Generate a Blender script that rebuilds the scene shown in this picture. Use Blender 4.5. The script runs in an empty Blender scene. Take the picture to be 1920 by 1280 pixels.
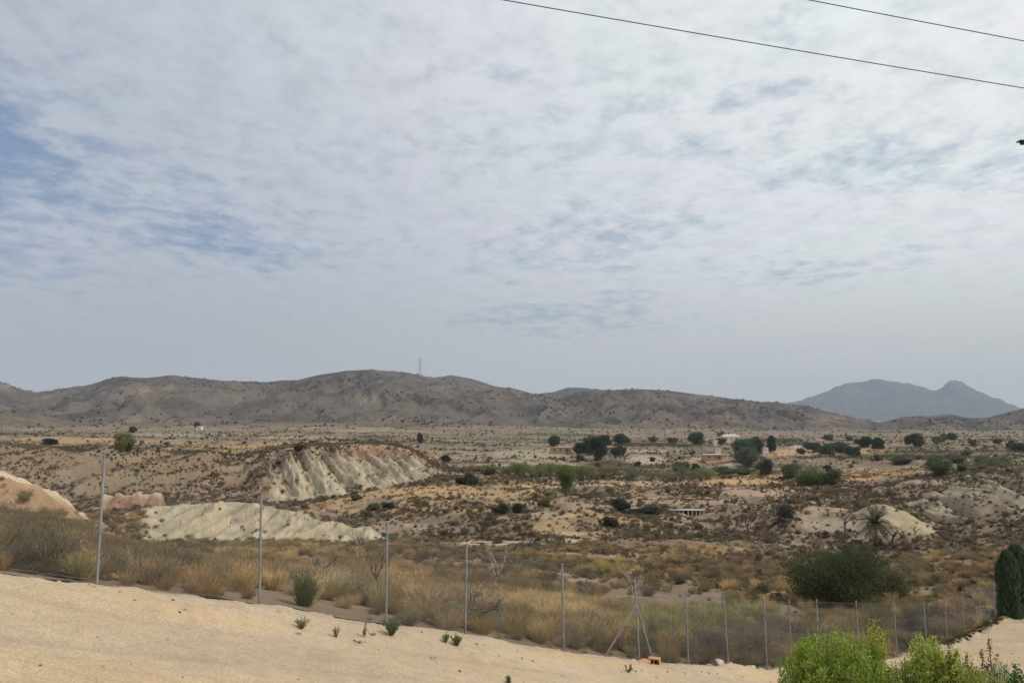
import bpy, math, random
import numpy as np
R = math.radians
sc = bpy.context.scene
COL = sc.collection

# ------------------------------------------------------------------ camera
F = 1500.0                       # focal length in pixels of a 1920 px wide frame
PITCH = math.atan(144 / F)
CP, SP = math.cos(PITCH), math.sin(PITCH)
cam_d = bpy.data.cameras.new('camera')
cam_d.sensor_width = 36.0
cam_d.lens = 36.0 * F / 1920
cam_d.clip_start = 0.1
cam_d.clip_end = 60000
cam = bpy.data.objects.new('camera', cam_d)
cam.location = (0, 0, 0)
cam.rotation_euler = (R(90) + PITCH, 0, 0)
COL.objects.link(cam)
sc.camera = cam

# ------------------------------------------------------------------ exposure / render
sc.view_settings.view_transform = 'Standard'
sc.view_settings.look = 'None'
sc.view_settings.exposure = 0.0
sc.view_settings.gamma = 1.0
sc.view_settings.use_curve_mapping = False
sc.render.engine = 'CYCLES'
sc.cycles.use_denoising = True
sc.cycles.max_bounces = 6
sc.cycles.diffuse_bounces = 3
sc.cycles.transparent_max_bounces = 16
sc.cycles.volume_bounces = 1
sc.cycles.sample_clamp_indirect = 4.0

# ------------------------------------------------------------------ sun
SUN_EL, SUN_AZ = 47.0, 104.0      # azimuth clockwise from the viewing direction (+Y)
sun_d = bpy.data.lights.new('sun', 'SUN')
sun_d.energy = 2.3
sun_d.angle = R(9)
sun_d.color = (1.0, 0.93, 0.83)
sun = bpy.data.objects.new('sun', sun_d)
sun.rotation_euler = (R(90 - SUN_EL), 0, R(180 - SUN_AZ))
COL.objects.link(sun)
# the cloud sheet is thinnest and brightest on the right of the view
SUNDIR = (math.sin(R(62)) * math.cos(R(SUN_EL)), math.cos(R(62)) * math.cos(R(SUN_EL)), math.sin(R(SUN_EL)))

# ------------------------------------------------------------------ node helpers
class NT:
    def __init__(s, tree):
        s.t = tree; s.n = tree.nodes; s.l = tree.links
    def new(s, typ, **kw):
        n = s.n.new(typ)
        for k, v in kw.items(): setattr(n, k, v)
        return n
    def put(s, sock, v):
        if hasattr(v, 'links') or isinstance(v, bpy.types.NodeSocket): s.l.new(v, sock)
        else: sock.default_value = v
    def m(s, op, a, b=None, c=None, clamp=False):
        n = s.new('ShaderNodeMath', operation=op); n.use_clamp = clamp
        s.put(n.inputs[0], a)
        if b is not None: s.put(n.inputs[1], b)
        if c is not None: s.put(n.inputs[2], c)
        return n.outputs[0]
    def mix(s, f, a, b, blend='MIX'):
        n = s.new('ShaderNodeMix', data_type='RGBA', blend_type=blend)
        n.clamp_factor = True
        s.put(n.inputs[0], f)
        s.put(n.inputs[6], a if not isinstance(a, tuple) or len(a) == 4 else (*a, 1))
        s.put(n.inputs[7], b if not isinstance(b, tuple) or len(b) == 4 else (*b, 1))
        return n.outputs[2]
    def noise(s, vec, scale, detail=4, rough=0.55, dist=0.0, color=False):
        n = s.new('ShaderNodeTexNoise')
        if vec is not None: s.l.new(vec, n.inputs['Vector'])
        n.inputs['Scale'].default_value = scale
        n.inputs['Detail'].default_value = detail
        n.inputs['Roughness'].default_value = rough
        n.inputs['Distortion'].default_value = dist
        return n.outputs[1 if color else 0]
    def ramp(s, f, lo, hi, a=0.0, b=1.0, smooth=True):
        n = s.new('ShaderNodeMapRange')
        if smooth: n.interpolation_type = 'SMOOTHSTEP'
        s.put(n.inputs[0], f); s.put(n.inputs[1], lo); s.put(n.inputs[2], hi)
        s.put(n.inputs[3], a); s.put(n.inputs[4], b)
        return n.outputs[0]

# ------------------------------------------------------------------ world: Nishita sky under a broken altocumulus sheet
world = bpy.data.worlds.new('World')
sc.world = world
world.use_nodes = True
world.node_tree.nodes.clear()
w = NT(world.node_tree)
sky = w.new('ShaderNodeTexSky', sky_type='NISHITA')
sky.sun_disc = False
sky.sun_elevation = R(SUN_EL)
sky.sun_rotation = R(SUN_AZ)
sky.air_density = 1.2; sky.dust_density = 2.0; sky.ozone_density = 1.0
geo = w.new('ShaderNodeNewGeometry')
tc = w.new('ShaderNodeTexCoord')
gen = tc.outputs['Generated']
sep = w.new('ShaderNodeSeparateXYZ'); w.l.new(gen, sep.inputs[0])
X, Yv, Z = sep.outputs
zc = w.m('ADD', w.m('MAXIMUM', Z, 0.0), 0.10)
px_ = w.m('DIVIDE', X, zc); py_ = w.m('DIVIDE', Yv, zc)
cmb = w.new('ShaderNodeCombineXYZ'); w.l.new(px_, cmb.inputs[0]); w.l.new(py_, cmb.inputs[1])
P = cmb.outputs[0]
rotm = w.new('ShaderNodeMapping'); rotm.inputs['Rotation'].default_value = (0, 0, R(-32)); rotm.inputs['Scale'].default_value = (1.0, 0.80, 1.0)
w.l.new(P, rotm.inputs[0]); PR = rotm.outputs[0]
az = w.m('ARCTAN2', X, Yv)
el = w.m('ARCSINE', Z)
# holes in the cloud sheet: (azimuth, elevation, half width, half height) in degrees, strength
holes = [(-34.5, 16.0, 5.2, 5.2, 0.85), (-28, 14, 7, 3.2, 0.5), (-20.5, 12.0, 5.5, 1.9, 0.8), (-35, 10, 8, 3, 0.5),
         (8, 13.4, 7, 1.3, 0.55), (2, 11.6, 7, 1.2, 0.5), (25, 16.2, 8, 1.7, 0.55), (33, 15.0, 6, 1.5, 0.45),
         (16, 21.5, 6, 0.7, 0.4), (13, 18.6, 5, 0.7, 0.4), (-2, 24.5, 3, 0.8, 0.35), (18, 26.0, 3.5, 0.9, 0.35), (4, 7.6, 8, 1.1, 0.55), (20, 10.0, 6, 0.5, 0.4)]
wob = w.new('ShaderNodeSeparateXYZ'); w.l.new(w.noise(PR, 3.5, 5, 0.62, 0.3, color=True), wob.inputs[0])
azw = w.m('ADD', az, w.m('MULTIPLY', w.m('SUBTRACT', wob.outputs[0], 0.5), 0.30))
elw = w.m('ADD', el, w.m('MULTIPLY', w.m('SUBTRACT', wob.outputs[1], 0.5), 0.11))
hole = 0.0
for a0, e0, sa, se, k in holes:
    u = w.m('DIVIDE', w.m('SUBTRACT', azw, R(a0)), R(sa))
    v = w.m('DIVIDE', w.m('SUBTRACT', elw, R(e0)), R(se))
    d = w.m('SQRT', w.m('ADD', w.m('MULTIPLY', u, u), w.m('MULTIPLY', v, v)))
    h = w.ramp(d, 0.0, 1.9, k, 0.0)
    hole = w.m('MAXIMUM', hole, h)
big = w.noise(PR, 1.1, 4, 0.55, 0.4)
cells = w.noise(PR, 9.5, 6, 0.58, 0.15)
fine = w.noise(P, 26.0, 4, 0.62, 0.0)
# cloud thickness
cov = w.m('ADD', w.m('MULTIPLY', w.m('SUBTRACT', big, 0.5), 1.1), w.m('MULTIPLY', w.m('SUBTRACT', cells, 0.5), 1.4))
cov = w.m('ADD', cov, w.m('MULTIPLY', w.m('SUBTRACT', fine, 0.5), 0.45))
cov = w.m('ADD', cov, 0.66)
cov = w.m('SUBTRACT', cov, w.m('MULTIPLY', hole, 0.95))
mask = w.ramp(cov, -0.40, 0.60)
lowveil = w.ramp(el, R(2.0), R(11), 1.0, 0.0)
mask = w.m('MAXIMUM', mask, w.m('MULTIPLY', lowveil, 0.95))
mask = w.m('MULTIPLY', mask, 0.95)
# light through the sheet: brighter toward the sun, thin edges brightest
dt = w.new('ShaderNodeVectorMath', operation='DOT_PRODUCT'); w.l.new(gen, dt.inputs[0]); dt.inputs[1].default_value = SUNDIR
glow = w.ramp(dt.outputs['Value'], 0.15, 0.95)
relief = w.ramp(w.m('ADD', w.m('MULTIPLY', cells, 0.7), w.m('MULTIPLY', fine, 0.3)), 0.36, 0.64, 0.94, 1.06)
relief = w.m('ADD', w.m('MULTIPLY', w.m('SUBTRACT', relief, 1.0), w.ramp(el, R(3), R(14))), 1.0)
ccol = w.mix(glow, (4.75, 5.15, 5.85, 1), (8.7, 8.9, 8.9, 1))
tint = w.mix(w.ramp(w.noise(PR, 2.3, 3, 0.5, 0.0), 0.38, 0.62), (0.98, 1.01, 1.0, 1), (1.01, 0.99, 1.01, 1))
ccol = w.mix(1.0, ccol, tint, 'MULTIPLY')
hzc = w.mix(w.ramp(az, R(-30), R(10)), (4.05, 4.05, 4.15, 1), (5.25, 5.3, 4.9, 1))
ccol = w.mix(w.ramp(el, R(0), R(13), 1.0, 0.0), ccol, hzc)
vs = w.new('ShaderNodeVectorMath', operation='SCALE'); w.l.new(ccol, vs.inputs[0]); w.l.new(relief, vs.inputs['Scale'])
blue = w.mix(0.7, sky.outputs[0], w.mix(glow, (1.7, 2.7, 4.6, 1), (4.4, 5.7, 6.6, 1)))
final = w.mix(mask, blue, vs.outputs[0])
bg = w.new('ShaderNodeBackground'); bg.inputs['Strength'].default_value = 0.1
w.l.new(final, bg.inputs[0])
wo = w.new('ShaderNodeOutputWorld'); w.l.new(bg.outputs[0], wo.inputs[0])

# ------------------------------------------------------------------ small maths
def ray(px, py):
    u = (np.asarray(px, float) - 960) / F; v = (640 - np.asarray(py, float)) / F
    return u, CP - v * SP, SP + v * CP
def unproj(px, py, Y):
    dx, dy, dz = ray(px, py); k = Y / dy
    return np.array([dx * k, Y, dz * k])
def zat(py, Y):                       # height seen at image row py when standing Y metres away
    v = (640 - np.asarray(py, float)) / F
    return Y * (SP + v * CP) / (CP - v * SP)
def proj(x, y, z):
    fw = y * CP + z * SP; up = -y * SP + z * CP
    return 960 + F * x / fw, 640 - F * up / fw

_rs = np.random.RandomState(11)
_perm = _rs.permutation(512).astype(np.int32)
_gx = np.cos(np.arange(512) * 2.399963); _gy = np.sin(np.arange(512) * 2.399963)
def pn(x, y, seed=0):
    x = np.asarray(x, float) + seed * 17.13; y = np.asarray(y, float) - seed * 9.71
    xi = np.floor(x).astype(np.int64); yi = np.floor(y).astype(np.int64)
    xf = x - xi; yf = y - yi
    u = xf * xf * xf * (xf * (xf * 6 - 15) + 10); v = yf * yf * yf * (yf * (yf * 6 - 15) + 10)
    def g(ix, iy, dx, dy):
        h = _perm[(_perm[ix & 511] + iy) & 511]
        return _gx[h] * dx + _gy[h] * dy
    a = g(xi, yi, xf, yf); b = g(xi + 1, yi, xf - 1, yf)
    c = g(xi, yi + 1, xf, yf - 1); d = g(xi + 1, yi + 1, xf - 1, yf - 1)
    return (a + u * (b - a)) * (1 - v) + (c + u * (d - c)) * v
def fbm(x, y, o=4, seed=0, rough=0.5):
    s = 0; a = 1.0; f = 1.0
    for i in range(o):
        s = s + a * pn(x * f, y * f, seed + i * 3); a *= rough; f *= 2.03
    return s
def ridged(x, y, o=3, seed=0, rough=0.5):
    s = 0; a = 1.0; f = 1.0; n = 0
    for i in range(o):
        s = s + a * (1 - np.minimum(1, 2.2 * np.abs(pn(x * f, y * f, seed + i * 5)))); n += a; a *= rough; f *= 2.1
    return s / n
def sst(x, a, b):
    t = np.clip((np.asarray(x, float) - a) / (b - a), 0, 1); return t * t * (3 - 2 * t)
def bump(x, a, b, c, d):
    return sst(x, a, b) * (1 - sst(x, c, d))

# ------------------------------------------------------------------ mesh / object helpers
def mesh_np(name, V, Fc, mat=None, smooth=False):
    V = np.asarray(V, np.float32); Fc = np.asarray(Fc, np.int32)
    me = bpy.data.meshes.new(name)
    me.vertices.add(len(V)); me.vertices.foreach_set('co', V.ravel())
    n, k = Fc.shape
    me.loops.add(n * k); me.loops.foreach_set('vertex_index', Fc.ravel())
    me.polygons.add(n); me.polygons.foreach_set('loop_start', np.arange(0, n * k, k, dtype=np.int32))
    me.polygons.foreach_set('loop_total', np.full(n, k, np.int32))
    if smooth: me.polygons.foreach_set('use_smooth', np.ones(n, bool))
    me.update(calc_edges=True)
    if mat is not None: me.materials.append(mat)
    return me
def link(name, me, parent=None, loc=None, label=None, cat=None, group=None, kind=None, rot=None):
    o = bpy.data.objects.new(name, me); COL.objects.link(o)
    if parent is not None: o.parent = parent
    if loc is not None: o.location = [float(v) for v in loc]
    if rot is not None: o.rotation_euler = rot
    tag(o, label, cat, group, kind)
    return o
def tag(o, label=None, cat=None, group=None, kind=None):
    if label: o['label'] = label
    if cat: o['category'] = cat
    if group: o['group'] = group
    if kind: o['kind'] = kind
class MB:
    """collects quads / tris, builds one mesh"""
    def __init__(s): s.v = []; s.f = []
    def box(s, c, d, rz=0.0, taper=1.0):
        x, y, z = d[0] / 2, d[1] / 2, d[2] / 2; i = len(s.v); ca, sa = math.cos(rz), math.sin(rz)
        for k, (a, b, e) in enumerate([(-1,-1,-1),(1,-1,-1),(1,1,-1),(-1,1,-1),(-1,-1,1),(1,-1,1),(1,1,1),(-1,1,1)]):
            t = taper if e > 0 else 1.0
            X_, Y_ = a * x * t, b * y * t
            s.v.append((c[0] + X_ * ca - Y_ * sa, c[1] + X_ * sa + Y_ * ca, c[2] + e * z))
        s.f += [(i,i+3,i+2,i+1),(i+4,i+5,i+6,i+7),(i,i+1,i+5,i+4),(i+1,i+2,i+6,i+5),(i+2,i+3,i+7,i+6),(i+3,i,i+4,i+7)]
        return s
    def tube(s, pts, rad, n=6, cap=True):
        pts = [np.array(p, float) for p in pts]
        if not hasattr(rad, '__len__'): rad = [rad] * len(pts)
        base = len(s.v); up = np.array([0.13, 0.21, 1.0])
        for k, p in enumerate(pts):
            d = pts[min(k + 1, len(pts) - 1)] - pts[max(k - 1, 0)]; d /= (np.linalg.norm(d) + 1e-9)
            if abs(d @ up) > 1.0: pass
            a = np.cross(d, up if abs(d[2]) < 0.95 else np.array([1.0, 0.1, 0])); a /= np.linalg.norm(a) + 1e-9
            b = np.cross(d, a)
            for j in range(n):
                t = 2 * math.pi * j / n
                s.v.append(tuple(p + rad[k] * (a * math.cos(t) + b * math.sin(t))))
        for k in range(len(pts) - 1):
            for j in range(n):
                a0 = base + k * n + j; a1 = base + k * n + (j + 1) % n
                s.f.append((a0, a1, a1 + n, a0 + n))
        if cap:
            for k0, rev in ((0, True), (len(pts) - 1, False)):
                q = [base + k0 * n + j for j in range(n)]
                s.f.append(tuple(q[::-1] if rev else q))
        return s
    def mesh(s, name, mat, smooth=False):
        me = bpy.data.meshes.new(name); me.from_pydata(s.v, [], s.f); me.update()
        if smooth: me.polygons.foreach_set('use_smooth', np.ones(len(me.polygons), bool))
        me.materials.append(mat); return me
    def build(s, name, mat, parent=None, smooth=False, **kw):
        return link(name, s.mesh(name, mat, smooth), parent, **kw)

# ------------------------------------------------------------------ materials
def material(name):
    m = bpy.data.materials.new(name); m.use_nodes = True; m.node_tree.nodes.clear()
    n = NT(m.node_tree)
    b = n.new('ShaderNodeBsdfPrincipled'); o = n.new('ShaderNodeOutputMaterial')
    n.l.new(b.outputs[0], o.inputs[0])
    return m, n, b
def plain(name, col, rough=0.8, var=0.25, scale=8.0, spec=0.3, bump_=0.2, metal=0.0):
    m, n, b = material(name)
    g = n.new('ShaderNodeTexCoord').outputs['Object']
    f = n.noise(g, scale, 5, 0.6)
    c = n.mix(n.ramp(f, 0.3, 0.7), tuple(x * (1 - var) for x in col), tuple(min(1, x * (1 + var)) for x in col))
    n.l.new(c, b.inputs['Base Color'])
    b.inputs['Roughness'].default_value = rough; b.inputs['Specular IOR Level'].default_value = spec; b.inputs['Metallic'].default_value = metal
    if bump_:
        bm = n.new('ShaderNodeBump'); bm.inputs['Strength'].default_value = bump_; bm.inputs['Distance'].default_value = 0.02
        n.l.new(n.noise(g, scale * 4, 4), bm.inputs['Height']); n.l.new(bm.outputs[0], b.inputs['Normal'])
    return m
def leafmat(name, mode, col=(1, 1, 1), trans=0.36):
    """mode 'inst': colour from the instance attribute tint; 'obj': from the object's colour; 'own': fixed colour"""
    m, n, b = material(name)
    oi = n.new('ShaderNodeObjectInfo')
    if mode == 'inst':
        a = n.new('ShaderNodeAttribute', attribute_type='INSTANCER', attribute_name='tint'); base = a.outputs['Color']
    elif mode == 'obj': base = oi.outputs['Color']
    else:
        r = n.new('ShaderNodeRGB'); r.outputs[0].default_value = (*col, 1); base = r.outputs[0]
    at = n.new('ShaderNodeAttribute', attribute_name='lv')          # per-leaf value
    hs = n.new('ShaderNodeHueSaturation')
    n.l.new(base, hs.inputs['Color'])
    n.l.new(n.ramp(at.outputs['Fac'], 0, 1, 0.488, 0.512, False), hs.inputs['Hue'])
    n.l.new(n.ramp(at.outputs['Fac'], 0, 1, 0.62, 1.42, False), hs.inputs['Value'])
    n.l.new(hs.outputs[0], b.inputs['Base Color'])
    b.inputs['Roughness'].default_value = 0.75; b.inputs['Specular IOR Level'].default_value = 0.15
    tr = n.new('ShaderNodeBsdfTranslucent'); n.l.new(hs.outputs[0], tr.inputs[0])
    mx = n.new('ShaderNodeMixShader'); mx.inputs[0].default_value = trans
    n.l.new(b.outputs[0], mx.inputs[1]); n.l.new(tr.outputs[0], mx.inputs[2])
    out = [q for q in n.n if q.type == 'OUTPUT_MATERIAL'][0]
    n.l.new(mx.outputs[0], out.inputs[0])
    return m
LI = leafmat('foliage_scattered', 'inst')
LO = leafmat('foliage', 'obj')
M_POST = plain('galvanised_steel', (0.30, 0.31, 0.31), 0.5, 0.2, 6, 0.5, 0.05, 0.35)
M_WIRE = plain('fence_wire', (0.24, 0.24, 0.24), 0.6, 0.1, 6, 0.4, 0)
M_BARK = plain('grey_bark', (0.16, 0.125, 0.10), 0.9, 0.4, 14, 0.1, 0.6)
M_PALEBARK = plain('bleached_bark', (0.38, 0.33, 0.28), 0.9, 0.3, 14, 0.1, 0.5)
M_HOSE = plain('black_hose', (0.02, 0.02, 0.02), 0.6, 0.2, 6)
M_ROCK = plain('pale_limestone', (0.50, 0.44, 0.36), 0.9, 0.3, 7, 0.2, 0.6)
M_DARKSTONE = plain('brown_stone', (0.13, 0.09, 0.065), 0.9, 0.4, 20, 0.2, 0.6)
M_CLAY = plain('fired_clay', (0.52, 0.27, 0.14), 0.85, 0.25, 14, 0.2, 0.4)
M_HOLE = plain('door_brown_and_bay_shade', (0.12, 0.06, 0.04), 0.9, 0.2, 14)  # dark brown for doors, also painted shade in the shed bays
M_CREAM = plain('cream_render', (0.66, 0.55, 0.42), 0.9, 0.12, 1.5, 0.2)
M_WHITE = plain('white_render', (0.72, 0.69, 0.63), 0.9, 0.12, 1.5, 0.2)
M_OCHRE = plain('ochre_render', (0.42, 0.27, 0.17), 0.9, 0.2, 1.5, 0.2)
M_ROOF = plain('clay_roof', (0.36, 0.20, 0.12), 0.85, 0.25, 5, 0.2)
M_PALEROOF = plain('pale_roof', (0.50, 0.45, 0.34), 0.85, 0.15, 5, 0.2)
M_GLASS = plain('dark_window', (0.03, 0.035, 0.04), 0.25, 0.2, 5, 0.5, 0)  # window panes, also painted shade in some shed bays
M_CABLE = plain('cable_sheath', (0.07, 0.065, 0.08), 0.6, 0.1, 5)
M_LAMP = plain('lamp_dark_metal', (0.03, 0.03, 0.03), 0.5, 0.1, 5)
M_PYLON = plain('pylon_steel', (0.16, 0.17, 0.18), 0.6, 0.1, 0.5, 0.4, 0)
M_CONC = plain('old_concrete', (0.48, 0.45, 0.40), 0.9, 0.2, 3, 0.2)
M_GRAF = plain('black_paint', (0.03, 0.03, 0.035), 0.7, 0.1, 3)

# ------------------------------------------------------------------ fence line
# (base px, base row, depth) of each post as read from the photograph
POSTS_PX = [(182, 1072, 13.8), (487, 1117, 16.0), (724, 1153, 17.6), (872, 1177, 19.1), (1057, 1203, 20.7), (1200, 1222, 22.4),
            (1291, 1229, 24.4), (1366, 1228, 26.6), (1438, 1229, 28.0), (1483, 1224, 30.0), (1534, 1220, 31.6), (1610, 1214, 34.0),
            (1681, 1204, 36.3), (1738, 1200, 38.5), (1776, 1190, 40.6), (1808, 1178, 43.0), (1838, 1160, 46.0), (1866, 1146, 49.0), (1905, 1134, 52.0)]
PTOP_PX = [(196, 855), (490, 931), (726, 984), (875, 1020), (1054, 1058), (1190, 1088), (1285, 1106), (1357, 1118), (1432, 1122), (1480, 1125),
           (1531, 1124), (1605, 1127), (1676, 1128), (1732, 1129), (1771, 1120), (1804, 1108), (1835, 1100), (1864, 1093), (1900, 1080)]
posts = [unproj(*p) for p in POSTS_PX]
d0 = posts[0] - posts[1]
posts = [posts[0] + 3 * d0, posts[0] + 2 * d0, posts[0] + d0] + posts
for k in range(4): posts.append(posts[-1] + np.array([3.2, 2.4, -0.1]))
posts = np.array(posts)
tpost = posts[:, 0] / posts[:, 1]
def fence_Y(t): return np.interp(t, tpost, posts[:, 1])
def fence_Z(t): return np.interp(t, tpost, posts[:, 2])

# ------------------------------------------------------------------ terrain
def fg_plane(x, y):
    pl = -3.32 - 0.286 * x - 0.0986 * y
    zm = -10.15 - 0.118 * (y - 34)
    q = (pl - zm) / 0.6
    return zm + 0.6 * np.where(q > 20, q, np.log1p(np.exp(np.minimum(q, 20))))

# feature lines of the land beyond the fence: name -> (px list, depth list, image row list)
LN = [
 # B near slope
 ([-400,0,150,300,450,600,900,1200,1350,1500,1650,1800,1920,2400],[24,25,30,35,38,40,42,46,50,54,60,66,70,74],[1010,1024,1040,1066,1085,1098,1130,1156,1163,1162,1140,1110,1092,1075]),
 # C front foot of knoll and marl ridge
 ([-400,0,150,230,300,450,600,720,900,1050,1200,1350,1500,1650,1800,1920,2400],[42,45,55,85,96,102,106,106,90,92,94,95,96,100,104,108,110],[975,978,985,1012,1024,1022,1020,1020,1034,1038,1042,1046,1050,1045,1030,1022,1012]),
 # D crest of knoll / ridge
 ([-400,-100,0,45,75,110,150,180,230,300,400,490,520,545,572,592,612,640,668,690,708,722,760,900,1050,1200,1350,1500,1650,1800,1920,2400],
  [60,62,62,62,63,66,75,85,105,113,116,118,118,118,118,118,118,117,116,116,114,113,112,110,112,114,117,120,122,126,128,130],
  [880,888,890,896,905,925,955,976,962,948,941,943,952,957,958,973,980,982,991,989,996,1012,1018,1016,1020,1016,1012,1012,1014,1004,998,990]),
 # E gully behind it; pale mound beside the palm on the right
 ([-400,0,150,195,205,312,325,450,600,700,760,900,1050,1200,1350,1500,1560,1600,1650,1690,1740,1800,1920,2400],
  [95,98,110,140,147,149,150,152,150,140,132,125,128,135,140,142,145,150,152,148,142,146,150,155],
  [1010,1015,1000,968,963,960,980,985,990,1000,1006,1006,1004,996,990,986,980,968,947,962,996,992,985,975]),
 # F orange blocks, grass spur in front of the far cliff
 ([-400,0,150,195,205,312,325,450,560,640,720,820,870,900,1050,1200,1350,1500,1650,1800,1920,2400],
  [155,160,165,152,150,152,170,178,185,188,192,197,200,202,204,186,186,186,188,182,182,185],
  [960,955,942,936,929,925,956,956,943,931,917,907,903,905,912,940,935,936,940,936,936,930]),
 # G dip
 ([-400,0,150,300,450,640,820,900,1050,1200,1350,1500,1650,1800,1920,2400],
  [195,200,200,200,210,216,222,224,226,214,214,212,208,206,206,208],
  [958,956,948,942,962,950,925,908,908,922,920,922,926,920,920,915]),
 # H foot of the far cliff
 ([-400,0,150,300,450,530,600,660,700,760,800,830,900,1050,1200,1350,1500,1650,1800,1920,2400],
  [212,215,218,224,234,240,245,248,250,253,255,258,260,252,246,242,238,228,226,226,226],
  [955,950,945,938,942,944,938,930,922,908,896,888,888,897,905,907,908,912,903,903,900]),
 # I rim of the cliff
 ([-400,0,60,150,250,380,450,520,560,640,700,745,775,800,830,870,900,1050,1200,1350,1500,1650,1800,1920,2400],
  [280,285,288,290,290,290,291,291,292,294,296,296,294,290,290,289,290,292,290,288,286,284,282,282,282],
  [838,836,842,850,850,855,860,846,837,834,833,835,845,866,884,884,880,884,891,893,893,895,886,884,880]),
 # J plateau
 ([-400,0,150,300,450,600,700,745,775,830,900,1050,1200,1350,1500,1650,1800,1920,2400],
  [360,370,370,370,372,374,366,350,335,345,345,345,345,345,350,352,352,352,352],
  [818,818,819,824,826,826,828,829,842,872,872,874,880,878,874,872,873,868,862]),
 # K
 ([-400,0,450,700,745,830,1050,1350,1650,1920,2400],[460,460,460,440,430,430,430,436,446,450,450],[836,836,840,842,850,858,858,860,858,852,846]),
 # L
 ([-400,0,450,700,900,1050,1350,1500,1650,1920,2400],[600,600,600,600,600,600,610,620,630,640,640],[818,818,822,826,838,842,842,840,836,832,828]),
 # M
 ([-400,0,450,900,1200,1500,1920,2400],[900,900,900,900,900,900,900,900],[811,811,812,815,820,820,818,815]),
 # N foot of the hills
 ([-400,0,450,900,1350,1650,1920],[1500]*7,[803,803,801,802,807,812,811]),
 ([0,1920],[1900,1900],[800,806]),
 ([0,1920],[14000,14000],[787,787]),
]
# grid in (tangent of azimuth, depth)
def cols():
    a = np.arange(-60, 1982, 2.0)
    lft = 960 - np.geomspace(1020, 2600, 70)[::-1][:-1]; rgt = 960 + np.geomspace(1024, 2600, 70)
    return (np.concatenate([lft, a, rgt]) - 960) / F
TT = cols()
def depth_rows():
    r = [2.0]
    while r[-1] < 13500:
        y = r[-1]
        s = 0.012 if y < 9 else 0.0065 if y < 60 else 0.0042 if y < 320 else 0.008 if y < 1700 else 0.06
        r.append(y * (1 + s))
    return np.array(r)
YY = depth_rows()
NC, NR = len(TT), len(YY)
pxc = TT * F + 960
LY = []; LZ = []
fy = fence_Y(TT)
LY.append(fy); LZ.append(fg_plane(TT * fy, fy))
LY.append(fy + 2.2); LZ.append(LZ[0] - 0.35)
for k, (a, b, c) in enumerate(LN):
    y = np.interp(pxc, a, b); q = np.interp(pxc, a, c)
    if k < len(LN) - 3:
        ksm = np.hanning(9); ksm /= ksm.sum()
        y = np.convolve(np.pad(y, 4, 'edge'), ksm, 'valid'); q = np.convolve(np.pad(q, 4, 'edge'), ksm, 'valid')
        y = y * (1 + 0.012 * fbm(pxc / 60, pxc * 0 + k * 3.7, 3, k))
        q = q + (1.6 if k > 0 else 4) * fbm(pxc / 38, pxc * 0 + k * 5.1, 3, k + 20)
    y = np.maximum(y, LY[-1] * 1.012)
    LY.append(y); LZ.append(zat(q, y))
LY = np.array(LY); LZ = np.array(LZ); NL = len(LY)
ZB = np.empty((NR, NC)); SS = np.empty((NR, NC))
for j in range(NC):
    ZB[:, j] = np.interp(YY, LY[:, j], LZ[:, j]); SS[:, j] = np.interp(YY, LY[:, j], np.arange(NL))
XG = TT[None, :] * YY[:, None]; YG = np.repeat(YY[:, None], NC, 1); PXG = np.repeat(pxc[None, :], NR, 0)
infg = YG <= fy[None, :]
ZB = np.where(infg, fg_plane(XG, YG), ZB)
dist_f = fy[None, :] - YG                       # metres in front of the fence
# --- terraces on the middle ground
step = 1.7
zz = ZB / step + 0.35 * pn(XG / 60, YG / 60, 5)
fr = zz - np.floor(zz)
riser = bump(fr, 0.6, 0.7, 0.95, 1.0)
terr = (np.floor(zz) + sst(fr, 0.62, 1.0) - 0.5 - (zz - 0.0) + 0.0) * step
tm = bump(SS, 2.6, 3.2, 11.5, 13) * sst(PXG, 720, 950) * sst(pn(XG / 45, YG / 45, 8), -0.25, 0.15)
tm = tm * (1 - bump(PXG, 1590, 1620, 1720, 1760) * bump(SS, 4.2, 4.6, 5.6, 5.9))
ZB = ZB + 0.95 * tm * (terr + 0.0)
# --- badland rills
def rills(x, y, wl, sk, seed):
    """sharp V gullies between knife-edged ribs, branching downslope; 1 on a rib, 0 in a gully"""
    u = (x + sk * y) / wl; v = y / (wl * 6)
    u = u + 0.55 * pn(u * 0.7, v * 1.5, seed) + 0.22 * pn(u * 2.1, v * 3, seed + 1)
    w1 = 0.55 + 0.45 * pn(np.floor(u) * 3.7, 0.5 + 0 * u, seed + 2)
    t1 = 1 - np.abs(2 * (u - np.floor(u)) - 1)
    u2 = u * 3.1 + 0.5 * pn(u * 4, v * 6, seed + 4); t2 = 1 - np.abs(2 * (u2 - np.floor(u2)) - 1)
    u3 = u * 8.3 + 0.5 * pn(u * 9, v * 12, seed + 6); t3 = 1 - np.abs(2 * (u3 - np.floor(u3)) - 1)
    return np.clip(t1 ** 0.85 * (0.7 + 0.6 * w1) * 0.66 + t2 * 0.24 + t3 * 0.10, 0, 1.2)
RR = np.zeros_like(ZB)
m_ridge = bump(SS, 3.0, 3.35, 3.9, 4.0) * bump(PXG, 250, 330, 690, 730)
m_cliff = bump(SS, 8.0, 8.25, 8.85, 9.02) * bump(PXG, 380, 540, 800, 860)
m_cliffL = bump(SS, 7.9, 8.2, 8.9, 9.02) * (1 - sst(PXG, 380, 540))
m_right = bump(SS, 5.1, 5.5, 7.2, 7.8) * sst(PXG, 1690, 1745)
m_knoll = bump(SS, 2.5, 3.1, 3.95, 4.1) * (1 - sst(PXG, 130, 210))
m_block = bump(SS, 4.9, 5.1, 6.0, 6.1) * bump(PXG, 190, 205, 312, 330)
m_mound = bump(SS, 4.15, 4.5, 5.0, 5.15) * bump(PXG, 1575, 1615, 1715, 1750)
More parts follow.
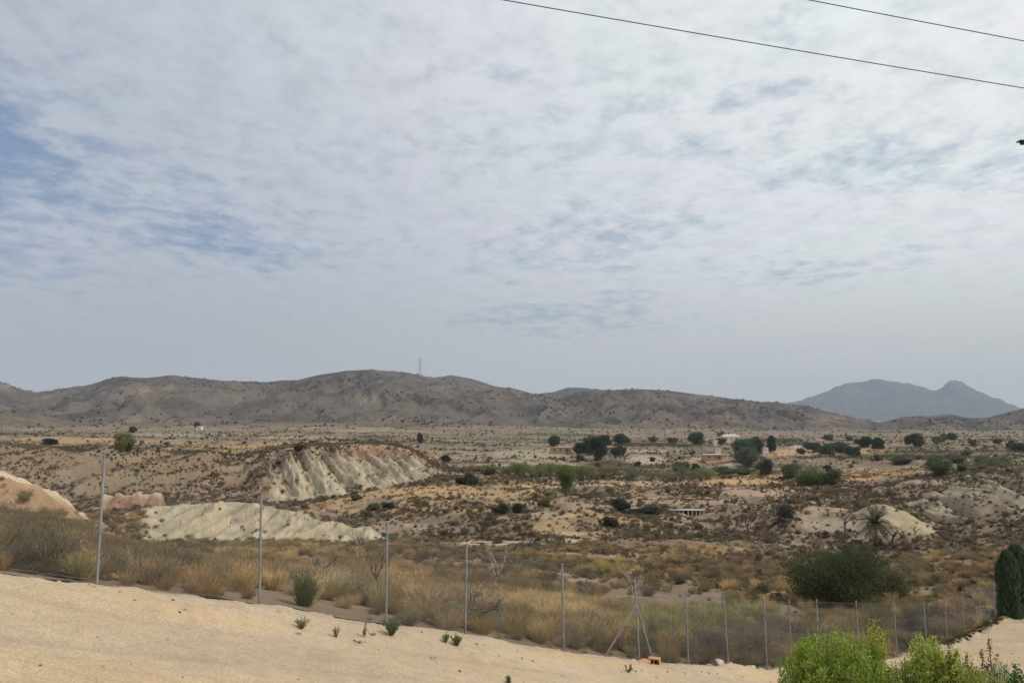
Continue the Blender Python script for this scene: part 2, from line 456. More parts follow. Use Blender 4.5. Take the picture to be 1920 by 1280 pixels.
RR += m_ridge * 1.9 * (rills(XG, YG, 2.7, -0.13, 3) - 0.6) + m_ridge * 0.7 * (rills(XG, YG, 0.9, -0.13, 23) - 0.5)
cl_r = sst(PXG, 655, 700)
RR += m_cliff * (6.0 * (1 - cl_r) * (rills(XG, YG, 11.0, 0.50, 7) - 0.62) + 3.6 * cl_r * (rills(XG, YG, 6.5, 0.62, 27) - 0.6) + 1.1 * (rills(XG, YG, 2.6, 0.5, 29) - 0.5))
RR += m_cliffL * 9.0 * (rills(XG, YG, 17.0, -0.25, 9) - 0.5)
RR += m_right * 6.0 * (rills(XG, YG, 13.0, -0.1, 12) - 0.5)
RR += m_knoll * 1.6 * (ridged(XG / 3.4 + YG / 30, YG / 12, 4, 15, 0.55) - 0.5)
RR += m_block * 1.2 * (rills(XG, YG, 3.0, 0.0, 17) - 0.5)
# --- general roughness, growing with distance
amp = np.where(infg, 0.0, np.interp(YG, [15, 40, 120, 300, 900, 1500, 3000], [0.12, 0.35, 0.55, 0.7, 1.6, 3.0, 4]))
edge = sst(-dist_f, 0.0, 4.0)
nz = fbm(XG / 7, YG / 7, 5, 30, 0.5) * 0.55 + 0.45 * (ridged(XG / 22, YG / 22, 3, 44) - 0.5) * 1.2
flat_right = 1 - 0.55 * sst(PXG, 900, 1100) * bump(SS, 8.6, 9, 12, 13)
RR += amp * edge * nz * flat_right * (1 - 0.7 * m_ridge)
hum = np.where((YG > 350) & (YG < 1900), ridged(XG / 130, YG / 90, 3, 61) - 0.5, 0) * np.interp(YG, [350, 600, 1500], [0, 4.0, 12.0])
RR += np.where((YG > 100) & (YG < 420), ridged(XG / 48, YG / 60, 3, 67) - 0.55, 0) * np.interp(YG, [100, 150, 300, 420], [0, 5.5, 8.0, 0]) * sst(PXG, 880, 1050) * (1 - 0.7 * bump(SS, 8.6, 8.9, 9.8, 10.2))
RR += hum * (1 - 0.6 * sst(PXG, 950, 1100))
# --- foreground: berm at the fence, wheel ruts, crumbs
berm = np.exp(-((dist_f - 1.4) / 0.9) ** 2) * 0.13 * (1 + 1.1 * pn(XG / 1.7, YG / 1.7, 3)) - 0.16 * sst(1.0 - dist_f, 0.1, 1.0) * sst(PXG, -500, 200)
crumb = 0.055 * fbm(XG * 1.6, YG * 1.6, 4, 71) * np.exp(-np.maximum(dist_f, 0) / 2.6) + 0.012 * fbm(XG * 2.5, YG * 2.5, 3, 75)
ruts = 0.022 * pn((XG * 0.63 + YG * 0.5) / 3.2, (XG * 0.6 - YG * 0.78) / 0.9, 79) + 0.05 * pn(XG / 4.5, YG / 4.5, 81)
vv = XG * 0.62 - YG * 0.78 + 0.35 * pn(XG / 5, YG / 5, 83); track = 0 * vv
for c_ in (-9.0, -7.5, -12.8, -11.3, -16.1, -14.6):
    track = np.maximum(track, np.exp(-((vv - c_) / 0.13) ** 2) * sst(pn(XG / 2.6, YG / 2.6, 85 + int(c_)), -0.35, 0.2))
ruts = ruts - 0.028 * track + 0.012 * pn((XG * 0.78 + YG * 0.62) / 0.5, (XG * 0.62 - YG * 0.78) / 0.12, 87)
RR += np.where(infg, (berm + crumb + ruts) * sst(YG, 3, 8), (-0.10) * (1 - edge))
ZG = ZB + RR

def ground_z(x, y):
    x = np.asarray(x, float); y = np.asarray(y, float)
    ti = np.clip(np.interp(x / y, TT, np.arange(NC)), 0, NC - 1.001); yi = np.clip(np.interp(y, YY, np.arange(NR)), 0, NR - 1.001)
    i = ti.astype(int); j = yi.astype(int); a = ti - i; b = yi - j
    return (ZG[j, i] * (1 - a) + ZG[j, i + 1] * a) * (1 - b) + (ZG[j + 1, i] * (1 - a) + ZG[j + 1, i + 1] * a) * b
PYG = proj(XG, YG, ZG)[1]
PXT = proj(XG, YG, ZG)[0]
HOR = np.minimum.accumulate(PYG, axis=0)        # highest row reached so far, per column
def hit(px, py, ymin=0):
    """first terrain point seen at a pixel of the 1920x1280 frame"""
    t = (px - 960) / F
    for _ in range(3):
        c = int(np.clip(np.interp(t, TT, np.arange(NC)) + 0.5, 0, NC - 1))
        idx = np.nonzero((PYG[:, c] <= py) & (YY > ymin))[0]
        k = idx[0] if len(idx) else NR - 1
        y = YY[k]; t = (px - 960) / F * (y * CP + ZG[k, c] * SP) / y
    x = t * y
    return np.array([x, y, float(ground_z(x, y))])
def visible(x, y, z, slack=6):
    c = np.clip(np.interp(x / y, TT, np.arange(NC)) + 0.5, 0, NC - 1).astype(int)
    r = np.clip(np.interp(y, YY, np.arange(NR)), 1, NR - 1).astype(int)
    return proj(x, y, z)[1] <= HOR[np.maximum(r - 1, 0), c] + slack

# --- soil colours
def lerp(a, b, m): return a * (1 - m[..., None]) + np.array(b) * m[..., None]
n1 = fbm(XG / 14, YG / 14, 4, 101); n2 = fbm(XG / 3.2, YG / 3.2, 4, 111); n3 = fbm(XG / 60, YG / 40, 4, 121)
C = np.zeros((NR, NC, 3)) + np.array([0.215, 0.158, 0.102])
slope = np.abs(np.gradient(ZG, axis=0) / np.gradient(YY)[:, None])
C = lerp(C, (0.34, 0.255, 0.17), sst(n1 + 0.7 * n2, 0.0, 0.5))
C = lerp(C, (0.24, 0.18, 0.125), sst(-n1 + 0.6 * n2, 0.15, 0.6) * 0.8)
C = lerp(C, (0.43, 0.335, 0.23), sst(slope, 0.22, 0.7) * bump(SS, 2.5, 3.2, 12, 13) * 0.75)
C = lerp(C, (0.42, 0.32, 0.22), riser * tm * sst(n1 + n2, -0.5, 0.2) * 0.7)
C = lerp(C, (0.17, 0.125, 0.085), bump(fr, 0.42, 0.5, 0.6, 0.68) * tm * 0.6)  # darker strip at the foot of each terrace riser
# straw-coloured fields
straw = bump(SS, 5.2, 5.8, 7.2, 8.0) * bump(PXG, 440, 620, 900, 1010) * sst(n1 + 0.5 * n2, -0.35, 0.2)
straw = np.maximum(straw, bump(SS, 8.9, 9.3, 10.6, 11.2) * (1 - sst(PXG, 660, 780)) * sst(n3 + 0.4 * n1, -0.25, 0.25) * 0.8)
straw = np.maximum(straw, bump(SS, 8.85, 8.95, 9.5, 9.8) * bump(PXG, 1250, 1320, 1700, 1800) * sst(n3, -0.7, -0.2))
straw = np.maximum(straw, bump(SS, 11.0, 11.2, 11.9, 12.2) * bump(PXG, 1390, 1430, 1640, 1700))
straw = np.maximum(straw, bump(SS, 3.0, 3.6, 6.8, 7.6) * bump(PXG, 800, 900, 1150, 1300) * sst(n1 + 0.3 * n2, 0.05, 0.4) * 0.6)
straw = np.maximum(straw, (SS > 1) * (SS < 3.4) * sst(n1, 0.0, 0.5) * 0.5)
C = lerp(C, (0.38, 0.26, 0.13), straw)
C = lerp(C, (0.46, 0.35, 0.21), straw * sst(n2, 0.0, 0.6) * 0.6)
# bare flat strips by the almond row
C = lerp(C, (0.46, 0.345, 0.235), bump(SS, 8.6, 8.9, 9.6, 9.9) * sst(PXG, 900, 960) * (1 - straw) * 0.8)
# marl
marl = np.array((0.365, 0.32, 0.225)); marly = np.array((0.49, 0.41, 0.27))
mix_ = sst(n2, -0.3, 0.4)[..., None]
MARL = marl * (1 - mix_) + marly * mix_
def lay(Cx, col, m): return Cx * (1 - m[..., None]) + col * m[..., None]
gully_dark = 1 - sst(rills(XG, YG, 2.7, -0.13, 3), 0.15, 0.5)
gully_dark2 = 1 - sst(rills(XG, YG, 11.0, 0.50, 7), 0.12, 0.4)
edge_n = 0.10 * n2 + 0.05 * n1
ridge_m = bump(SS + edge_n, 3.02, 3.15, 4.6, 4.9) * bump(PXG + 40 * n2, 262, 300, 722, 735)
C = lay(C, MARL * (1 - 0.38 * gully_dark[..., None]), ridge_m)  # marl colour darkened along the ridge gullies
C = lerp(C, (0.44, 0.36, 0.26), bump(SS + 0.05 * n2, 2.88, 2.94, 3.0, 3.05) * bump(PXG, 400, 430, 600, 640) * 0.8)
low = bump(SS, 8.0, 8.05, 8.62, 8.86)
cl_px = bump(PXG + 30 * n1 - 25 * (SS - 8.5), 500, 540, 800, 850)
cov_ = sst(rills(XG, YG, 11.0, 0.50, 7) + 0.35 * n2 + 0.3 * n1 + 0.12 - 0.25 * sst(PXG, 640, 680) * (1 - sst(PXG, 690, 720)), 0.28, 0.5)
C = lay(C, MARL * (0.98 - 0.25 * gully_dark2[..., None]), low * cl_px * cov_)  # cliff marl, darker along its gullies
C = lerp(C, (0.38, 0.235, 0.15), bump(SS + 0.12 * n2, 8.62, 8.82, 9.0, 9.05) * bump(PXG + 20 * n2, 630, 690, 780, 800) * 0.85)
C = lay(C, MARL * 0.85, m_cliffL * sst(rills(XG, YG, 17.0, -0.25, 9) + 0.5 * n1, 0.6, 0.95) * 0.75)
C = lerp(C, (0.34, 0.225, 0.135), (bump(SS, 7.8, 8.2, 8.9, 9.0) * (1 - sst(PXG, 430, 520))) * 0.55 * sst(n1, -0.4, 0.3))
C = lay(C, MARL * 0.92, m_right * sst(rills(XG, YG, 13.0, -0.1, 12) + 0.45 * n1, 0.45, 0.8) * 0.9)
C = lay(C, MARL * np.array([1.0, 0.97, 0.85]), bump(SS, 4.2, 4.45, 5.05, 5.2) * bump(PXG + 15 * n2, 1640, 1665, 1735, 1750))
C = lerp(C, (0.40, 0.325, 0.235), bump(SS, 4.2, 4.45, 5.05, 5.2) * bump(PXG + 15 * n2, 1560, 1600, 1645, 1670) * 0.8)
# knoll: orange flank, pale crest
C = lerp(C, (0.38, 0.235, 0.135), bump(SS + 0.3 * n2, 2.4, 3.0, 4.3, 4.6) * (1 - sst(PXG, 150, 200)) * 0.85)
C = lerp(C, (0.55, 0.44, 0.29), bump(SS + 0.18 * n1, 3.62, 3.8, 4.02, 4.2) * (1 - sst(PXG + 20 * n2, 165, 190)))
C = lerp(C, (0.33, 0.20, 0.13), bump(SS, 4.95, 5.02, 5.78, 5.86) * bump(PXG + 12 * n2, 200, 210, 308, 318))
C = lerp(C, (0.46, 0.35, 0.24), bump(SS, 5.80, 5.88, 6.1, 6.3) * bump(PXG, 190, 205, 308, 318))
C = lerp(C, (0.38, 0.25, 0.165), bump(SS + 0.2 * n2, 3.2, 3.6, 4.6, 4.9) * bump(PXG, 200, 225, 270, 300) * 0.7)
# reddish bare bank behind the fence on the left
C = lerp(C, (0.38, 0.25, 0.17), bump(SS, 1.1, 1.4, 2.0, 2.4) * bump(PXG, 250, 310, 450, 520) * 0.7)
# far farmland
C = lerp(C, (0.20, 0.165, 0.11), sst(SS, 11.0, 12.2) * 0.9)
C = lerp(C, (0.33, 0.25, 0.15), bump(SS, 11.2, 12, 15, 15.5) * sst(fbm(XG / 300, YG / 26, 4, 133), 0.12, 0.4) * 0.7)
C = lerp(C, (0.30, 0.245, 0.165), bump(SS, 11.5, 12, 15, 15.5) * sst(fbm(XG / 220, YG / 50, 4, 131), 0.15, 0.4) * 0.55)
C = lerp(C, (0.095, 0.095, 0.06), bump(SS, 11.2, 12, 15, 15.5) * sst(fbm(XG / 90, YG / 60, 4, 137), 0.05, 0.4) * 0.55)
# single fields, banks, tracks: (picture point of its centre, half sizes, soil colour, strength)
OC = (0.45, 0.29, 0.14); TANB = (0.42, 0.31, 0.21); PALEB = (0.47, 0.36, 0.245); PINKB = (0.41, 0.285, 0.20); DK_ = (0.15, 0.125, 0.095)
BARE = np.zeros_like(ZG)
for (a_, b_, rx, ry, cl, k_) in [(1390,903,115,5,OC,1),(1425,922,75,9,PINKB,.8),(1560,846,125,4.5,OC,1),(1640,884,40,4,OC,.9),(1600,897,70,4,OC,.9),(1450,893,60,3,OC,.8),(1505,838,22,4,(.36,.34,.31),1),(1368,875,15,6,(.42,.38,.32),1),
        (1325,862,40,6,(.42,.27,.17),.9),(1210,862,42,9,(.40,.32,.22),.9),(1060,843,42,6,PINKB,.8),(985,852,75,9,(.35,.30,.21),.8),(950,868,55,7,(.37,.33,.24),.8),(1180,906,160,5,TANB,.9),(1000,912,70,4,(.42,.30,.16),.9),
        (1150,948,90,10,TANB,.6),(1030,966,60,6,PALEB,.7),(1280,938,120,8,PINKB,.6),(1740,905,50,6,TANB,.5),(900,958,70,7,OC,.5),(860,925,120,8,(.42,.30,.15),.7),(930,1017,80,4,PALEB,1),(1085,1013,55,6,PALEB,1),(1060,1000,40,4,PALEB,.8),
        (1200,1040,60,3,PALEB,.9),(1390,1069,55,3,PALEB,.8),(1765,1082,55,3,PALEB,.8),(1120,1000,60,4,OC,.5),(1000,893,55,5,DK_,.7),(1300,815,130,6,(.23,.165,.14),.6),(1500,812,120,5,(.24,.17,.14),.6),(1100,880,60,4,DK_,.5),
        (1500,870,90,5,(.26,.22,.16),.6),(700,808,90,3,(.33,.28,.19),.7),(330,815,120,3,(.34,.30,.24),.6),(560,820,90,2.5,(.40,.33,.22),.6),(1250,970,90,6,PINKB,.5),(1560,985,60,14,(.40,.33,.235),.7),(520,1040,70,4,(.36,.26,.17),.6),(660,1078,50,4,(.42,.36,.27),.8),
        (1850,870,70,5,(.30,.24,.17),.5),(1400,985,80,8,(.33,.25,.16),.5),(820,975,60,8,DK_,.5),(650,965,60,6,DK_,.4),(1480,850,30,5,TANB,.9),(1210,845,70,3,(.36,.29,.20),.8)]:
    q_ = ((PXT - a_ - 10 * n1) / rx) ** 2 + ((PYG - b_ - 1.5 * n2) / ry) ** 2
    m_ = (1 - sst(q_, 0.5, 1.4)) * k_ * (~infg); C = lerp(C, cl, m_)
    if sum(cl) > 0.75: BARE = np.maximum(BARE, m_)
# canyon side on the left: gullies darkened, then the scrubby brown
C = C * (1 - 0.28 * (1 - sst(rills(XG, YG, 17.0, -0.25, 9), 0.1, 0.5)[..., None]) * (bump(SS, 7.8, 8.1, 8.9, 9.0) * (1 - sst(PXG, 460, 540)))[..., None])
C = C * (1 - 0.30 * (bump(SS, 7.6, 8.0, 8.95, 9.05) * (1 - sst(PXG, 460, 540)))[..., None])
C = C * (1 - 0.12 * (bump(SS, 3, 4, 11, 12) * sst(PXG, 850, 950) * (1 - BARE))[..., None])
# sand in front of the fence
sand = np.zeros_like(C) + np.array([0.465, 0.36, 0.245])
ns = fbm((XG * 0.78 + YG * 0.62) / 6.5, (XG * 0.62 - YG * 0.78) / 1.6, 4, 141)
sand = lerp(sand, (0.49, 0.36, 0.205), sst(ns + 0.5 * fbm(XG / 5, YG / 5, 3, 143), 0.0, 0.55) * 0.85)
sand = lerp(sand, (0.47, 0.345, 0.255), sst(fbm(XG / 3.5, YG / 2.5, 4, 145), 0.1, 0.5) * 0.6)
sand = lerp(sand, (0.37, 0.285, 0.205), track * 0.55)
sand = lerp(sand, (0.36, 0.27, 0.19), sst(fbm((XG * 0.78 + YG * 0.62) / 1.6, (XG * 0.62 - YG * 0.78) / 0.22, 4, 153), 0.32, 0.75) * 0.5)
sand = lerp(sand, (0.43, 0.355, 0.24), sst(-ns + 0.6 * fbm(XG / 4, YG / 4, 3, 147), 0.05, 0.6) * 0.6)
sand = lerp(sand, (0.46, 0.39, 0.295), np.exp(-np.maximum(dist_f, 0) / 1.0) * sst(fbm(XG / 1.3, YG / 1.3, 3, 149), -0.3, 0.3) * 0.6)
gc = (1 - sst(dist_f + 0.9 * fbm(XG / 1.6, YG / 1.6, 3, 151), 1.6, 2.2)) * sst(PXG, 1735, 1790)
sand = lerp(sand, (0.12, 0.095, 0.05), gc * 0.9)
C = np.where((infg & (dist_f > -0.0))[..., None], sand, C)
C = np.clip(C, 0.02, 0.8)

# --- mesh
V = np.stack([XG, YG, ZG], -1).reshape(-1, 3)
ii = np.arange(NR - 1)[:, None] * NC + np.arange(NC - 1)[None, :]
FQ = np.stack([ii, ii + 1, ii + NC + 1, ii + NC], -1).reshape(-1, 4)
# apron under and behind the camera
rows_back = [(2.0, 1.0), (-4, 3.2), (-20, 9.0), (-120, 60.0)]
xb = XG[0]; extra = []
base = len(V)
for q, (yb, k) in enumerate(rows_back[1:]):
    extra.append(np.stack([xb * k, np.full(NC, yb, float), np.clip(fg_plane(xb * k, max(yb, -6.0)), -14, 4)], -1))
V = np.concatenate([V] + extra)
prev = np.arange(NC)
Fb = []
for q in range(len(extra)):
    cur = base + q * NC + np.arange(NC)
    Fb.append(np.stack([cur[:-1], cur[1:], prev[1:], prev[:-1]], -1)); prev = cur
FQ = np.concatenate([FQ] + Fb)
CC = np.concatenate([C.reshape(-1, 3)] + [np.repeat(C[0][None], 1, 0).reshape(-1, 3)] * len(extra))
gm, n, b = material('dry_ground')
at = n.new('ShaderNodeAttribute', attribute_name='soil')
pos = n.new('ShaderNodeNewGeometry').outputs['Position']
d1 = n.noise(pos, 0.35, 6, 0.65); d2 = n.noise(pos, 3.5, 6, 0.7); d3 = n.noise(pos, 26.0, 4, 0.7)
val = n.m('MULTIPLY', n.ramp(d1, 0.3, 0.7, 0.90, 1.10), n.m('MULTIPLY', n.ramp(d2, 0.3, 0.7, 0.92, 1.07), n.ramp(d3, 0.3, 0.7, 0.80, 1.17)))
sv = n.new('ShaderNodeVectorMath', operation='SCALE'); n.l.new(at.outputs['Color'], sv.inputs[0]); n.l.new(val, sv.inputs['Scale'])
n.l.new(sv.outputs[0], b.inputs['Base Color'])
b.inputs['Roughness'].default_value = 0.95; b.inputs['Specular IOR Level'].default_value = 0.1
bm1 = n.new('ShaderNodeBump'); bm1.inputs['Strength'].default_value = 0.38; bm1.inputs['Distance'].default_value = 0.05
n.l.new(n.m('ADD', n.m('MULTIPLY', d3, 0.35), d2), bm1.inputs['Height']); n.l.new(bm1.outputs[0], b.inputs['Normal'])
me = mesh_np('ground', V, FQ, gm, smooth=True)
a_ = me.color_attributes.new('soil', 'FLOAT_COLOR', 'POINT')
a_.data.foreach_set('color', np.concatenate([CC, np.ones((len(CC), 1))], 1).astype(np.float32).ravel())
link('ground', me, kind='structure')

# ------------------------------------------------------------------ hills and mountains
def hillmat(name, c1, c2, c3, sc_, bumpd):
    m, n, b = material(name)
    pos = n.new('ShaderNodeNewGeometry').outputs['Position']
    a = n.noise(pos, sc_, 7, 0.62, 0.4); e = n.noise(pos, sc_ * 9, 6, 0.7); g = n.noise(pos, sc_ * 0.4, 4, 0.6)
    at = n.new('ShaderNodeAttribute', attribute_name='scar')
    col = n.mix(n.ramp(a, 0.35, 0.65), c1, c2)
    col = n.mix(n.ramp(g, 0.50, 0.72), col, tuple(x * 1.25 for x in c2))
    col = n.mix(n.m('MULTIPLY', at.outputs['Fac'], n.ramp(e, 0.35, 0.6)), col, c3)
    col = n.mix(n.ramp(e, 0.55, 0.72, 0, 0.75), col, tuple(x * 0.5 for x in c1))
    n.l.new(col, b.inputs['Base Color']); b.inputs['Roughness'].default_value = 1; b.inputs['Specular IOR Level'].default_value = 0.0
    bp = n.new('ShaderNodeBump'); bp.inputs['Strength'].default_value = 1.0; bp.inputs['Distance'].default_value = bumpd
    n.l.new(e, bp.inputs['Height']); n.l.new(bp.outputs[0], b.inputs['Normal'])
    return m
HILLS = []
def ridge(name, sky_px, sky_py, y0, y1, y2, base_py, mat, px0, px1, dpx, ramp_amp, wl, seed, rows=(150, 30), power=0.9, jag=0.7, scars=()):
    px = np.arange(px0, px1, dpx); t = (px - 960) / F
    crest_py = np.interp(px, sky_px, sky_py) + jag * fbm(px / 16, px * 0, 3, seed)
    ycr = y1 * (1 + 0.03 * fbm(px / 160, px * 0 + 3, 2, seed + 1))
    zc_ = zat(crest_py, ycr); zb = zat(base_py, y0) - 6.0
    ta = np.linspace(0, 1, rows[0]); tb = np.linspace(0, 1, rows[1])[1:]
    Ys = np.concatenate([y0 + (ycr - y0)[None] * ta[:, None], ycr[None] + (y2 - ycr)[None] * tb[:, None]])
    A = np.concatenate([np.repeat(ta[:, None], len(px), 1), np.ones((len(tb), len(px)))])
    B = np.concatenate([np.zeros((len(ta), len(px))), np.repeat(tb[:, None], len(px), 1)])
    Xs = t[None] * Ys
    prof = 0.35 * A + 0.65 * (A ** 1.7 * (1 - A) + (1 - (1 - A) ** 1.5) * A)
    Zs = zb + (zc_[None] - zb) * prof
    Zs = Zs - (zc_[None] - zb) * B ** 1.3 * 0.9
    warp = 0.6 * fbm(Xs / wl / 2, Ys / wl / 2, 2, seed + 5)
    rg = ridged(Xs / wl + warp, Ys / (wl * 3.2) + warp, 4, seed + 9, 0.5) ** 1.3 - 0.45
    env = np.sin(np.pi * np.clip(A, 0, 1) ** 0.8) * (1 - B) + 0.0
    Zs = Zs + ramp_amp * rg * env + ramp_amp * 0.25 * fbm(Xs / wl * 3, Ys / wl * 3, 3, seed + 14) * env
    sc2 = np.zeros_like(Xs)
    for (sx, sy, rx, ry, k) in scars:
        PX_, PY_ = proj(Xs, Ys, Zs)
        sc2 = np.maximum(sc2, k * np.exp(-(((PX_ - sx) / rx) ** 2 + ((PY_ - sy) / ry) ** 2)))
    low_ = (1 - sst(A, 0.05, 0.40)) * 0.75 * sst(fbm(Xs / wl, Ys / wl, 3, seed + 3), -0.3, 0.3)
    sc2 = np.maximum(sc2, low_)
    V = np.stack([Xs, Ys, Zs], -1).reshape(-1, 3); nc = len(px); nr = len(Ys)
    ii = np.arange(nr - 1)[:, None] * nc + np.arange(nc - 1)[None]
    me = mesh_np(name, V, np.stack([ii, ii + 1, ii + nc + 1, ii + nc], -1).reshape(-1, 4), mat, True)
    at = me.attributes.new('scar', 'FLOAT', 'POINT'); at.data.foreach_set('value', sc2.astype(np.float32).ravel())
    HILLS.append((px, Xs, Ys, Zs))
    return link(name, me, kind='structure')
M_HILL = hillmat('scrubby_hillside', (0.088, 0.079, 0.067), (0.160, 0.137, 0.112), (0.33, 0.25, 0.17), 0.011, 6.0)
M_HILL2 = hillmat('bare_foothill', (0.13, 0.105, 0.075), (0.20, 0.16, 0.11), (0.36, 0.27, 0.18), 0.02, 4.0)
M_MTN = hillmat('distant_rock', (0.05, 0.052, 0.05), (0.085, 0.08, 0.07), (0.14, 0.13, 0.11), 0.0018, 40.0)
ridge('hills', [-500,-200,-100,0,12,22,50,75,110,160,200,225,260,280,320,345,400,440,500,530,560,600,650,700,760,800,860,900,945,960,1000,1040,1060,1085,1110,1150,1190,1240,1300,1350,1400,1450,1480,1510,1560,1600,1640,1700],
      [700,690,700,715,718,724,732,737,730,723,712,705,708,708,703,706,712,715,716,713,712,702,695,693,698,706,713,721,726,727,738,747,744,738,731,733,729,731,738,744,752,756,757,762,778,792,806,815],
      1500, 2350, 3000, 803, M_HILL, -520, 1700, 2.5, 50, 180, 201,
      scars=[(270,733,22,9,1.0),(310,728,22,6,.9),(228,748,10,9,.7),(690,748,22,12,.7),(750,742,25,6,.6),(450,745,60,12,.35),(10,722,14,6,1.0),(1310,745,30,8,.4),(930,745,30,10,.5),(1560,785,60,8,.9),(840,728,30,6,.5)])
ridge('hills', [1560,1600,1640,1680,1710,1745,1780,1800,1820,1850,1880,1920,1990,2100,2400], [816,808,795,784,780,779,776,781,784,782,774,764,752,740,720],
      1560, 2250, 2900, 812, M_HILL, 1560, 2420, 2.5, 30, 140, 233, scars=[(1860,812,10,8,1),(1900,800,40,10,.5)])
ridge('hills', [-500,-100,0,40,80,120,160,200,260,330], [762,768,770,772,778,786,796,803,806,809], 1200, 1520, 1900, 805, M_HILL2, -520, 330, 3, 14, 70, 251, (60, 20))
ridge('hills', [170,215,250,300,350,420,520,640,740,790,860,930], [809,800,792,791,795,795,791,792,786,790,796,806], 1250, 1480, 1800, 806, M_HILL2, 170, 930, 3, 9, 60, 263, (50, 16))
ridge('mountains', [1300,1440,1500,1530,1560,1580,1600,1615,1630,1645,1660,1680,1695,1710,1725,1740,1755,1765,1778,1790,1803,1830,1880,1912,1960,2100],
      [775,757,752,740,729,721,718,716,713,710,713,716,718,718,724,729,731,726,716,712.5,717,731,751,766,777,790], 9500, 11800, 14000, 787, M_MTN, 1300, 2100, 2.5, 130, 700, 271, (90, 20), jag=3.4)
ridge('mountains', [760,800,820,845,880,905,935,960,985,1010,1040,1065,1100,1125,1150,1200,1260], [735,720,707,703,709,716,726,738,742,738,734,726,727,734,742,750,765], 4800, 6000, 7500, 790, M_MTN, 760, 1260, 2.5, 45, 300, 281, (60, 20))

# ------------------------------------------------------------------ foliage protos
def leaves(P, D, L, W, rng, flat=0.35):
    """quads: centre P, direction D (unit), length L, width W"""
    n = len(P)
    a = rng.normal(size=(n, 3)); a[:, 2] += flat
    s = np.cross(D, a); s /= np.linalg.norm(s, axis=1)[:, None] + 1e-9
    L = np.broadcast_to(L, n)[:, None]; W = np.broadcast_to(W, n)[:, None]
    v = np.stack([P - D * L / 2, P + s * W / 2, P + D * L / 2, P - s * W / 2], 1)
    return v.reshape(-1, 3)
def leaf_mesh(name, V, lv, mat):
    F_ = np.arange(len(V)).reshape(-1, 4)
    me = mesh_np(name, V, F_, mat)
    at = me.attributes.new('lv', 'FLOAT', 'POINT'); at.data.foreach_set('value', np.repeat(lv, 4).astype(np.float32))
    return me
def unit(v): return v / (np.linalg.norm(v, axis=1)[:, None] + 1e-9)
def bush(seed, n, leaf, lobes=9, flatten=0.9, asp=0.5, up=0.3, base_w=0.75):
    """unit bush: about 1 wide, 1 high, base at z=0"""
    g = np.random.RandomState(seed)
    c = []
    for i in range(lobes):
        an = g.uniform(0, 2 * math.pi); r = g.uniform(0.0, 0.30); h = g.uniform(0.22, 0.68)
        rr = g.uniform(0.16, 0.30)
        r *= (base_w + (1 - base_w) * (1 - abs(h - 0.5) * 2))
        c.append((r * math.cos(an), r * math.sin(an), min(h, 1.0 - rr * 1.05), rr))
    c = np.array(c); w = c[:, 3] ** 2; k = g.choice(len(c), n, p=w / w.sum())
    d = unit(g.normal(size=(n, 3))); rad = g.uniform(0.0, 1, n) ** 0.28
    rad *= 1 + 0.22 * pn(d[:, 0] * 3 + k, d[:, 1] * 3 + d[:, 2] * 2.2, seed)
    P = c[k, :3] + d * (rad * c[k, 3])[:, None] * 1.05
    P[:, 2] = np.maximum(P[:, 2] * flatten, 0.01 + 0.06 * g.rand(n))
    D = unit(d + g.normal(size=(n, 3)) * 0.7 + np.array([0, 0, up]))
    lv = np.clip(0.5 + 0.16 * g.normal(size=n) + 0.25 * pn(P[:, 0] * 6, P[:, 2] * 6 + P[:, 1] * 5, seed + 1), 0, 1)
    return leaves(P, D, leaf * g.uniform(0.6, 1.3, n), leaf * asp * g.uniform(0.7, 1.2, n), g), lv
def brush(seed, n, w, spread=0.8, curve=0.25, seg=2, twig=True):
    """radiating dry stems, unit height; each stem is a chain of slim quads with side twigs"""
    g = np.random.RandomState(seed); Vs = []; lvs = []
    an = g.uniform(0, 2 * math.pi, n); r0 = g.uniform(0, 0.22, n) ; inc = np.abs(g.normal(0, spread * 0.5, n)).clip(0, 1.25)
    H = g.uniform(0.5, 1.0, n) * (1 - 0.25 * inc)
    lean = np.stack([np.cos(an) * np.sin(inc), np.sin(an) * np.sin(inc), np.cos(inc)], 1)
    P0 = np.stack([np.cos(an) * r0, np.sin(an) * r0, np.zeros(n)], 1)
    lv0 = np.clip(g.normal(0.5, 0.2, n), 0, 1)
    prev = P0
    for k in range(seg):
        out = np.stack([np.cos(an), np.sin(an), -0.3 * np.ones(n)], 1) * curve * (k + 1) / seg
        d = unit(lean + out + g.normal(size=(n, 3)) * 0.12); L = H / seg
        nxt = prev + d * L[:, None]
        Vs.append(leaves((prev + nxt) / 2, d, L * 1.08, w * (1.2 - 0.5 * k / seg) * g.uniform(0.6, 1.3, n), g)); lvs.append(lv0)
        if twig:
            for q in range(2 if k else 1):
                m = prev + d * (L * g.uniform(0.2, 1, n))[:, None]; dd = unit(d + g.normal(size=(n, 3)) * 0.55)
                l2 = H * g.uniform(0.12, 0.3, n)
                Vs.append(leaves(m + dd * l2[:, None] / 2, dd, l2, w * 0.75, g)); lvs.append(np.clip(lv0 + 0.12 * g.normal(size=n), 0, 1))
        prev = nxt
    V = np.concatenate(Vs); V[:, 2] = np.maximum(V[:, 2], 0.0)
    return V, np.concatenate(lvs)
PROTO = {}
for i in range(5): PROTO['shrub%d' % i] = bush(40 + i, 520, 0.085, 8 + i % 3, 0.85, 0.6)
for i in range(3): PROTO['dot%d' % i] = bush(60 + i, 150, 0.17, 7, 0.85, 0.75)
for i in range(4): PROTO['brush%d' % i] = brush(70 + i, 330, 0.017, 0.95, 0.35)
for i in range(3): PROTO['grass%d' % i] = brush(80 + i, 360, 0.014, 0.55, 0.35, 2, False)
for i in range(3): PROTO['thicket%d' % i] = bush(90 + i, 2600, 0.034, 13, 0.9, 0.42, 0.9)
